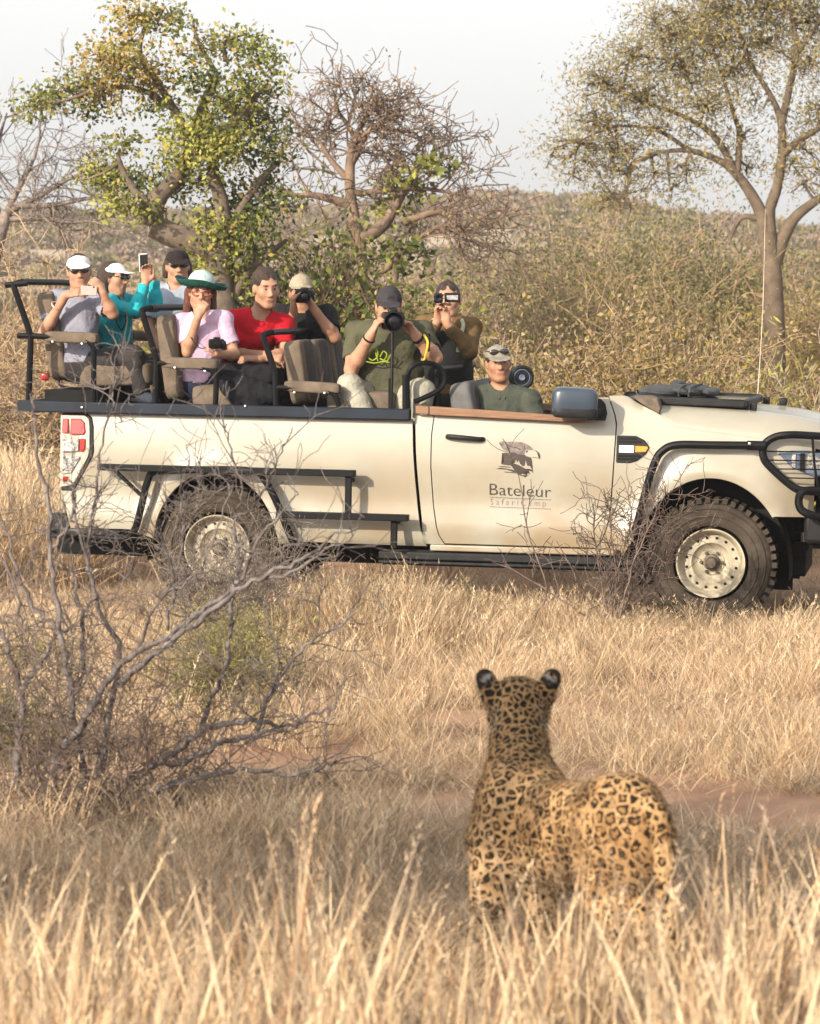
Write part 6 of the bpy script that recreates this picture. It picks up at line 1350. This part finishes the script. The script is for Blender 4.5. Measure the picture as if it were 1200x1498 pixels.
# tall blurred grass in front
def tall_field(y0, y1, dens, lo, hi, ids, hmax, m=1.2, soft=1.15):
    x, y = field(y0, y1, dens, m); px, _ = pxy(x, y); n = len(x); k = noise2(x, y, 1.4, 9) > -.35; x, y, px = x[k], y[k], px[k]; k = ~((px > 690) & (px < 1005)) | (rg.rand(len(x)) < .38); x, y, px = x[k], y[k], px[k]; n = len(x)
    top = lo + (hi - lo) * rg.rand(n) ** soft; top = top + np.where((px > 690) & (px < 1010), 30, 0); H_ = np.clip(CAM_H - (top - 454) * y / F_PX, .12, hmax); s = rg.uniform(.7, 1.1, n); lay(x, y, s, H_ / (.80 if ids == IT else .46), pick(ids, 4, n), .07)
tall_field(8.6, 9.6, 40, 1290, 1420, IM, .34); x, y = field(6.2, 9.6, 56); s = rg.uniform(.6, 1.05, len(x)); lay(x, y, s, s * rg.uniform(.6, 1., len(x)), np.where(rg.rand(len(x)) < .4, pick(IG, 3, len(x)), pick(IS, 4, len(x)))); tall_field(7.2, 8.7, 20, 1140, 1430, IT, .72); n = 20; y = rg.uniform(6.6, 8.2, n); px = rg.uniform(660, 1040, n); H_ = CAM_H - (rg.uniform(1190, 1390, n) - 454) * y / F_PX; lay((px - 600) / F_PX * y, y, rg.uniform(.7, 1., n), H_ / .80, pick(IT, 4, n), .07); tall_field(5.6, 7.3, 15, 1120, 1470, IT, 1.0); tall_field(4.3, 5.7, 5, 1180, 1500, IT, 1.2); tall_field(7.0, 8.8, 20, 1330, 1480, IM, .45)
scatter('dry_grass', np.vstack(pts), np.vstack(rot), np.vstack(scl), np.concatenate(idx), protos, label='dry straw coloured grass')
# tall golden grass beyond the truck
pts, rot, scl, idx = [], [], [], []
x, y = field(23, 60, 6, 1.3); px, _ = pxy(x, y); k = (px < 640) | (rg.rand(len(x)) < .35); x, y, px = x[k], y[k], px[k]; s = rg.uniform(.8, 1.5, len(x)); lay(x, y, s, s * rg.uniform(.5, .9, len(x)), np.where(rg.rand(len(x)) < .5, pick(IM, 4, len(x)), pick(IT, 4, len(x))))
n = 700; y = rg.uniform(23, 29, n); px = rg.uniform(-40, 105, n); x = (px - 600) / F_PX * y; s = rg.uniform(1.1, 1.7, n); lay(x, y, s, s * rg.uniform(.8, 1.25, n) * np.where(px < 60, 1, .8) * 1.25, pick(IM, 4, n), .25)
scatter('tall_dry_grass', np.vstack(pts), np.vstack(rot), np.vstack(scl), np.concatenate(idx), protos, label='tall golden grass beyond the truck')
# far scrub on the hill, one mass
fp = []; 
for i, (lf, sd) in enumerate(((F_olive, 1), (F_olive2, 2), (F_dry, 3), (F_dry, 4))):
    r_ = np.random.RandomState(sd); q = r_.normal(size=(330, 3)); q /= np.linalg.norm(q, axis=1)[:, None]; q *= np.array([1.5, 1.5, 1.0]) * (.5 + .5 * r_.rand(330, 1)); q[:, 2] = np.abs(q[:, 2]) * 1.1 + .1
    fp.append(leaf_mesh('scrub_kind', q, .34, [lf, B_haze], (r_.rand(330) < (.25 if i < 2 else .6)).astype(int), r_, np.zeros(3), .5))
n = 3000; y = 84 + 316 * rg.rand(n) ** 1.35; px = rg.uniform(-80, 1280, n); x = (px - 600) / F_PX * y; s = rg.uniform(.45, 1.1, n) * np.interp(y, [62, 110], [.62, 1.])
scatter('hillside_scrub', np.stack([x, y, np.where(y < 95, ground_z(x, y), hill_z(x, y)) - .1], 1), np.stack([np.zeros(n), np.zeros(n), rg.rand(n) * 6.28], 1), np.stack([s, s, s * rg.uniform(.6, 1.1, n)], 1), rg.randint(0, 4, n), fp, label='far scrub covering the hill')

# ================================================================ foreground: dead branches, weeds, stone
rg = np.random.RandomState(41); D = 11.8; tb = Tubes(); tips = []
Z = lambda *l: [(x / 2.308, 600 + y / 2.308) for x, y in l]
dead = [(Z((55, 1310), (58, 1200), (68, 1080), (75, 960), (95, 915)), .016, .011, 0), (Z((75, 960), (40, 850), (15, 770), (-20, 740)), .011, .008, .1), (Z((95, 915), (140, 850), (180, 770), (260, 722)), .010, .005, .1),
        (Z((290, 1300), (275, 1180), (255, 1060), (230, 900), (205, 740), (185, 600), (170, 480), (165, 330), (130, 150), (110, 0), (105, -60)), .014, .004, -.1), (Z((205, 740), (130, 680), (80, 600), (40, 480), (10, 360)), .008, .004, .0), (Z((170, 480), (220, 400), (250, 330), (262, 260)), .006, .003, .1),
        (Z((335, 1300), (350, 1120), (385, 940), (405, 800), (370, 740), (340, 690), (310, 580), (285, 470), (250, 340), (240, 270)), .013, .004, .1), (Z((150, 1270), (210, 1150), (290, 1040), (350, 930), (430, 840), (600, 740), (700, 660), (800, 590), (870, 440), (945, 362)), .016, .004, -.2), (Z((400, 925), (500, 840), (600, 770), (760, 640), (850, 580), (950, 535), (1060, 485), (1120, 430), (1200, 402)), .012, .004, -.3), (Z((850, 580), (980, 545), (1100, 470), (1200, 440)), .007, .003, -.3),
        (Z((680, 1075), (720, 960), (770, 840), (775, 720), (782, 620), (815, 520), (825, 470)), .010, .006, .2), (Z((815, 520), (790, 380), (818, 290), (790, 160), (762, 42)), .006, .0025, .2), (Z((790, 370), (850, 330), (905, 240), (950, 140), (985, 58)), .005, .0022, .2), (Z((780, 640), (700, 690), (640, 700), (590, 760)), .006, .003, .1),
        (Z((395, 1300), (440, 1250), (500, 1212), (600, 1140), (690, 1078), (780, 1060), (870, 1050), (960, 1066), (1050, 1030), (1130, 1000)), .018, .004, -.1), (Z((500, 1290), (590, 1262), (680, 1240), (780, 1215), (880, 1222), (960, 1236), (1050, 1215), (1140, 1190)), .013, .004, -.3), (Z((540, 1195), (640, 1180), (740, 1120), (830, 1108), (890, 1095), (960, 1070)), .014, .005, -.2), (Z((870, 1085), (910, 960), (960, 880), (1010, 820), (1065, 765), (1130, 740), (1195, 690)), .008, .003, -.1), (Z((900, 1000), (940, 900), (950, 860)), .005, .002, -.1),
        (Z((240, 1000), (280, 860), (275, 740), (270, 640), (240, 520), (250, 420)), .009, .003, .2), (Z((300, 560), (300, 430), (325, 260), (340, 130), (372, 0), (378, -70), (372, -85)), .006, .002, .1), (Z((378, -70), (405, -95), (420, -105)), .003, .002, .1), (Z((590, 600), (620, 420), (612, 300), (618, 215)), .004, .002, .3), (Z((620, 420), (660, 330), (700, 250)), .003, .002, .3), (Z((560, 740), (590, 600), (560, 480), (540, 420)), .006, .003, .3), (Z((470, 800), (540, 640), (660, 560), (720, 430), (790, 250)), .006, .002, .1), (Z((0, 760), (-30, 700)), .01, .008, .1), (Z((330, 1300), (345, 1200), (360, 1080)), .012, .01, -.2), (Z((0, 500), (60, 620), (75, 780)), .006, .004, .3), (Z((0, 430), (80, 420), (160, 400), (250, 408), (330, 405)), .003, .002, .3)]
for l, r0, r1, dz in dead:
    q = traced(tb, l, D + dz, r0 * 1.15, r1 * 1.1, .005, 6, 5)
    sprout(tb, q, rg, 4 + int(len(q) / 5), .22, .003, 1, tips, .1, kids=4, ratio=.6, wig=.28, up=.05, rmin=.0014)
org = P(130, 1150, D); org[2] = 0.; tree_obj('dead_branches', 'dead grey leafless shrub with sprawling branches in the left foreground', 'shrub', org, tb, B_dead)
tb = Tubes(); tips = []; b = P(85, 1200, 11.6); b[2] = 0
for k in range(64):
    a = rg.rand() * 6.28; branch(tb, b + np.array([rg.uniform(-.3, .45), rg.uniform(-.25, .25), 0]), unit(np.array([math.cos(a) * .8, math.sin(a) * .5, 1.])), rg.uniform(.25, .75), .004, 2, rg, tips, 4, .6, .9, .32, .0, .0013)
o = tree_obj('dry_undergrowth', 'brown twiggy undergrowth tangled at the foot of the dead branches', 'shrub', b, tb, B_twig, 'stems')
B_weed = mat('olive_weed_stem', (.23, .19, .095), .9, .25, 12, spec=.1)
def weeds(name, label, px, py, D, w, h, leafs, probs, rg, n=40, ls=.035, asp=.18, bark=None):
    b = P(px, py, D); b[2] = float(ground_z(b[0], D)); tb = Tubes(); tips = []
    for k in range(n):
        a = rg.rand() * 6.28; d = unit(np.array([math.cos(a) * w / h * .8, math.sin(a) * w / h * .6, 1.])); branch(tb, b + np.array([rg.uniform(-.3, .3) * w, rg.uniform(-.2, .2) * w, 0]), d, h * rg.uniform(.5, 1.), .004, 2, rg, tips, 4, .55, .75, .28, .03, .0015)
    o = tree_obj(name, label, 'weeds', b, tb, bark or B_weed, 'stems'); tp = np.array([t[0] for t in tips]); c = np.repeat(tp, 6, 0) + rg.normal(size=(len(tp) * 6, 3)) * .03
    link_mesh('foliage', leaf_mesh('foliage', c, ls, leafs, rg.choice(len(leafs), len(c), p=probs), rg, b, asp), o); return o
weeds('green_weeds', 'wiry green weeds behind the dead branches', 335, 1050, 14.6, .27, .46, [F_olive2, F_lime, F_olive], [.45, .15, .4], rg, 42, .035)
weeds('green_weeds', 'wiry green weeds below the dark rear bumper', 330, 960, 16.5, .30, .40, [F_olive2, F_lime, F_olive], [.5, .15, .35], rg, 30)
weeds('green_weeds', 'low grey green weeds at the left edge behind the dead branches', 40, 935, 16.2, .35, .30, [F_olive2, F_olive], [.6, .4], rg, 30)
weeds('green_weeds', 'low dark weeds under the branches at the left edge', 20, 1060, 13.2, .22, .32, [F_olive2, F_dark], [.6, .4], rg, 24)
weeds('twiggy_weeds', 'grey leafless twigs standing in front of the rear wheel', 335, 900, 18.7, .55, .72, [F_dry, F_olive2], [.6, .4], rg, 58, .02, bark=B_grey)
weeds('twiggy_weeds', 'fine dry stems in front of the steps of the truck', 520, 895, 19.2, .55, .42, [F_dry, F_pale], [.6, .4], rg, 34, .02, bark=B_dry)
weeds('twiggy_weeds', 'dark dry weeds in the shade below the truck', 690, 885, 19.8, .45, .26, [F_olive2, F_dry], [.6, .4], rg, 30, .022)
# purple brown twigs by the front wheel
tb = Tubes(); tips = []; D = 19.0; b = P(880, 905, D); b[2] = float(ground_z(b[0], D))
for pts_ in ([(900, 905), (915, 850), (935, 800), (945, 750)], [(905, 905), (930, 860), (960, 800), (985, 745)], [(890, 905), (880, 850), (870, 790), (868, 745)], [(880, 905), (850, 860), (830, 820), (800, 790)], [(905, 905), (950, 850), (980, 820), (1010, 790)], [(860, 905), (810, 870), (760, 840), (720, 820)], [(895, 905), (900, 840), (895, 780), (890, 735)], [(905, 905), (925, 830), (950, 770), (975, 720)], [(885, 905), (905, 830), (920, 780), (930, 725)], [(780, 905), (800, 860), (770, 770), (762, 712), (758, 690)]):
    q = traced(tb, pts_, D + rg.uniform(-.2, .15), .0065, .0025, .004); sprout(tb, q, rg, 17 if pts_[-1][0] > 860 else 3, .20, .0035, 1, tips, .12, kids=5, ratio=.62, wig=.25, up=.06, rmin=.0022)
tree_obj('twiggy_shrub', 'purple brown twiggy shrub growing in front of the front wheel', 'shrub', b, tb, B_twig, 'stems')
st = SDF(); c = P(1036, 1425, 8.4); c[2] = .12
st.ell(c, [.05, .045, .035], None, 's', .02).ell(c + (.025, 0, -.04), [.05, .05, .05], None, 's', .03).ell(c + (-.02, 0, -.08), [.07, .06, .07], None, 's', .03)
sv_, sf_ = st.mesh(.008); so_ = link_mesh('stone', np_mesh('stone', sv_ + (wav(sv_, 50, 3) * .004)[:, None], sf_, mat('pale_stone', (.52, .47, .40), .9, .2, 20, bump=.4))); tag(so_, 'small pale stone in the grass to the right of the leopard', 'stone')
# unseen tree added on the left, crown shaped to shade the foreground
tb = Tubes(); rg = np.random.RandomState(51); cc = np.array([-4.75, 4.75, 3.05]); tb.add(spline([(-5.4, 4.6, -.1), (-5.3, 4.7, 1.2), (-5.0, 4.7, 2.2), cc], 4), .14, .05, 8)
q = rg.normal(size=(330, 3)); q /= np.linalg.norm(q, axis=1)[:, None]; q = cc + q * (.3 + .7 * rg.rand(330, 1) ** .5) * np.array([1.9, .78, .75])
for s_ in q[::3]: tb.add(np.array([cc + (s_ - cc) * .15, (cc + s_) / 2 + rg.normal(size=3) * .1, s_]), .02, .006, 4)
o = tree_obj('added_shade_tree', 'unseen leafy tree added beyond the left edge to shade the foreground grass', 'tree', np.array([-5.4, 4.6, 0]), tb, B_brown); l = np.repeat(q, 12, 0) + rg.normal(size=(len(q) * 12, 3)) * .13
link_mesh('crown', leaf_mesh('crown', l, .10, [F_green, F_dark], rg.randint(0, 2, len(l)), rg, np.array([-5.4, 4.6, 0]), .6), o)
# the dry air itself
hz = bpy.data.materials.new('haze'); hz.use_nodes = True; t = hz.node_tree; t.nodes.remove(t.nodes['Principled BSDF']); pv = t.nodes.new('ShaderNodeVolumePrincipled'); pv.inputs['Color'].default_value = (.93, .90, .88, 1); pv.inputs['Density'].default_value = .0009; pv.inputs['Anisotropy'].default_value = .6
t.links.new(pv.outputs[0], t.nodes['Material Output'].inputs['Volume'])
if HAZE:
    mb = MB(); mb.box((0, 210, 8.), (536, 446, 18.5)); ho = mb.build('haze', hz); tag(ho, 'dry dusty haze over the scrub', kind='stuff')
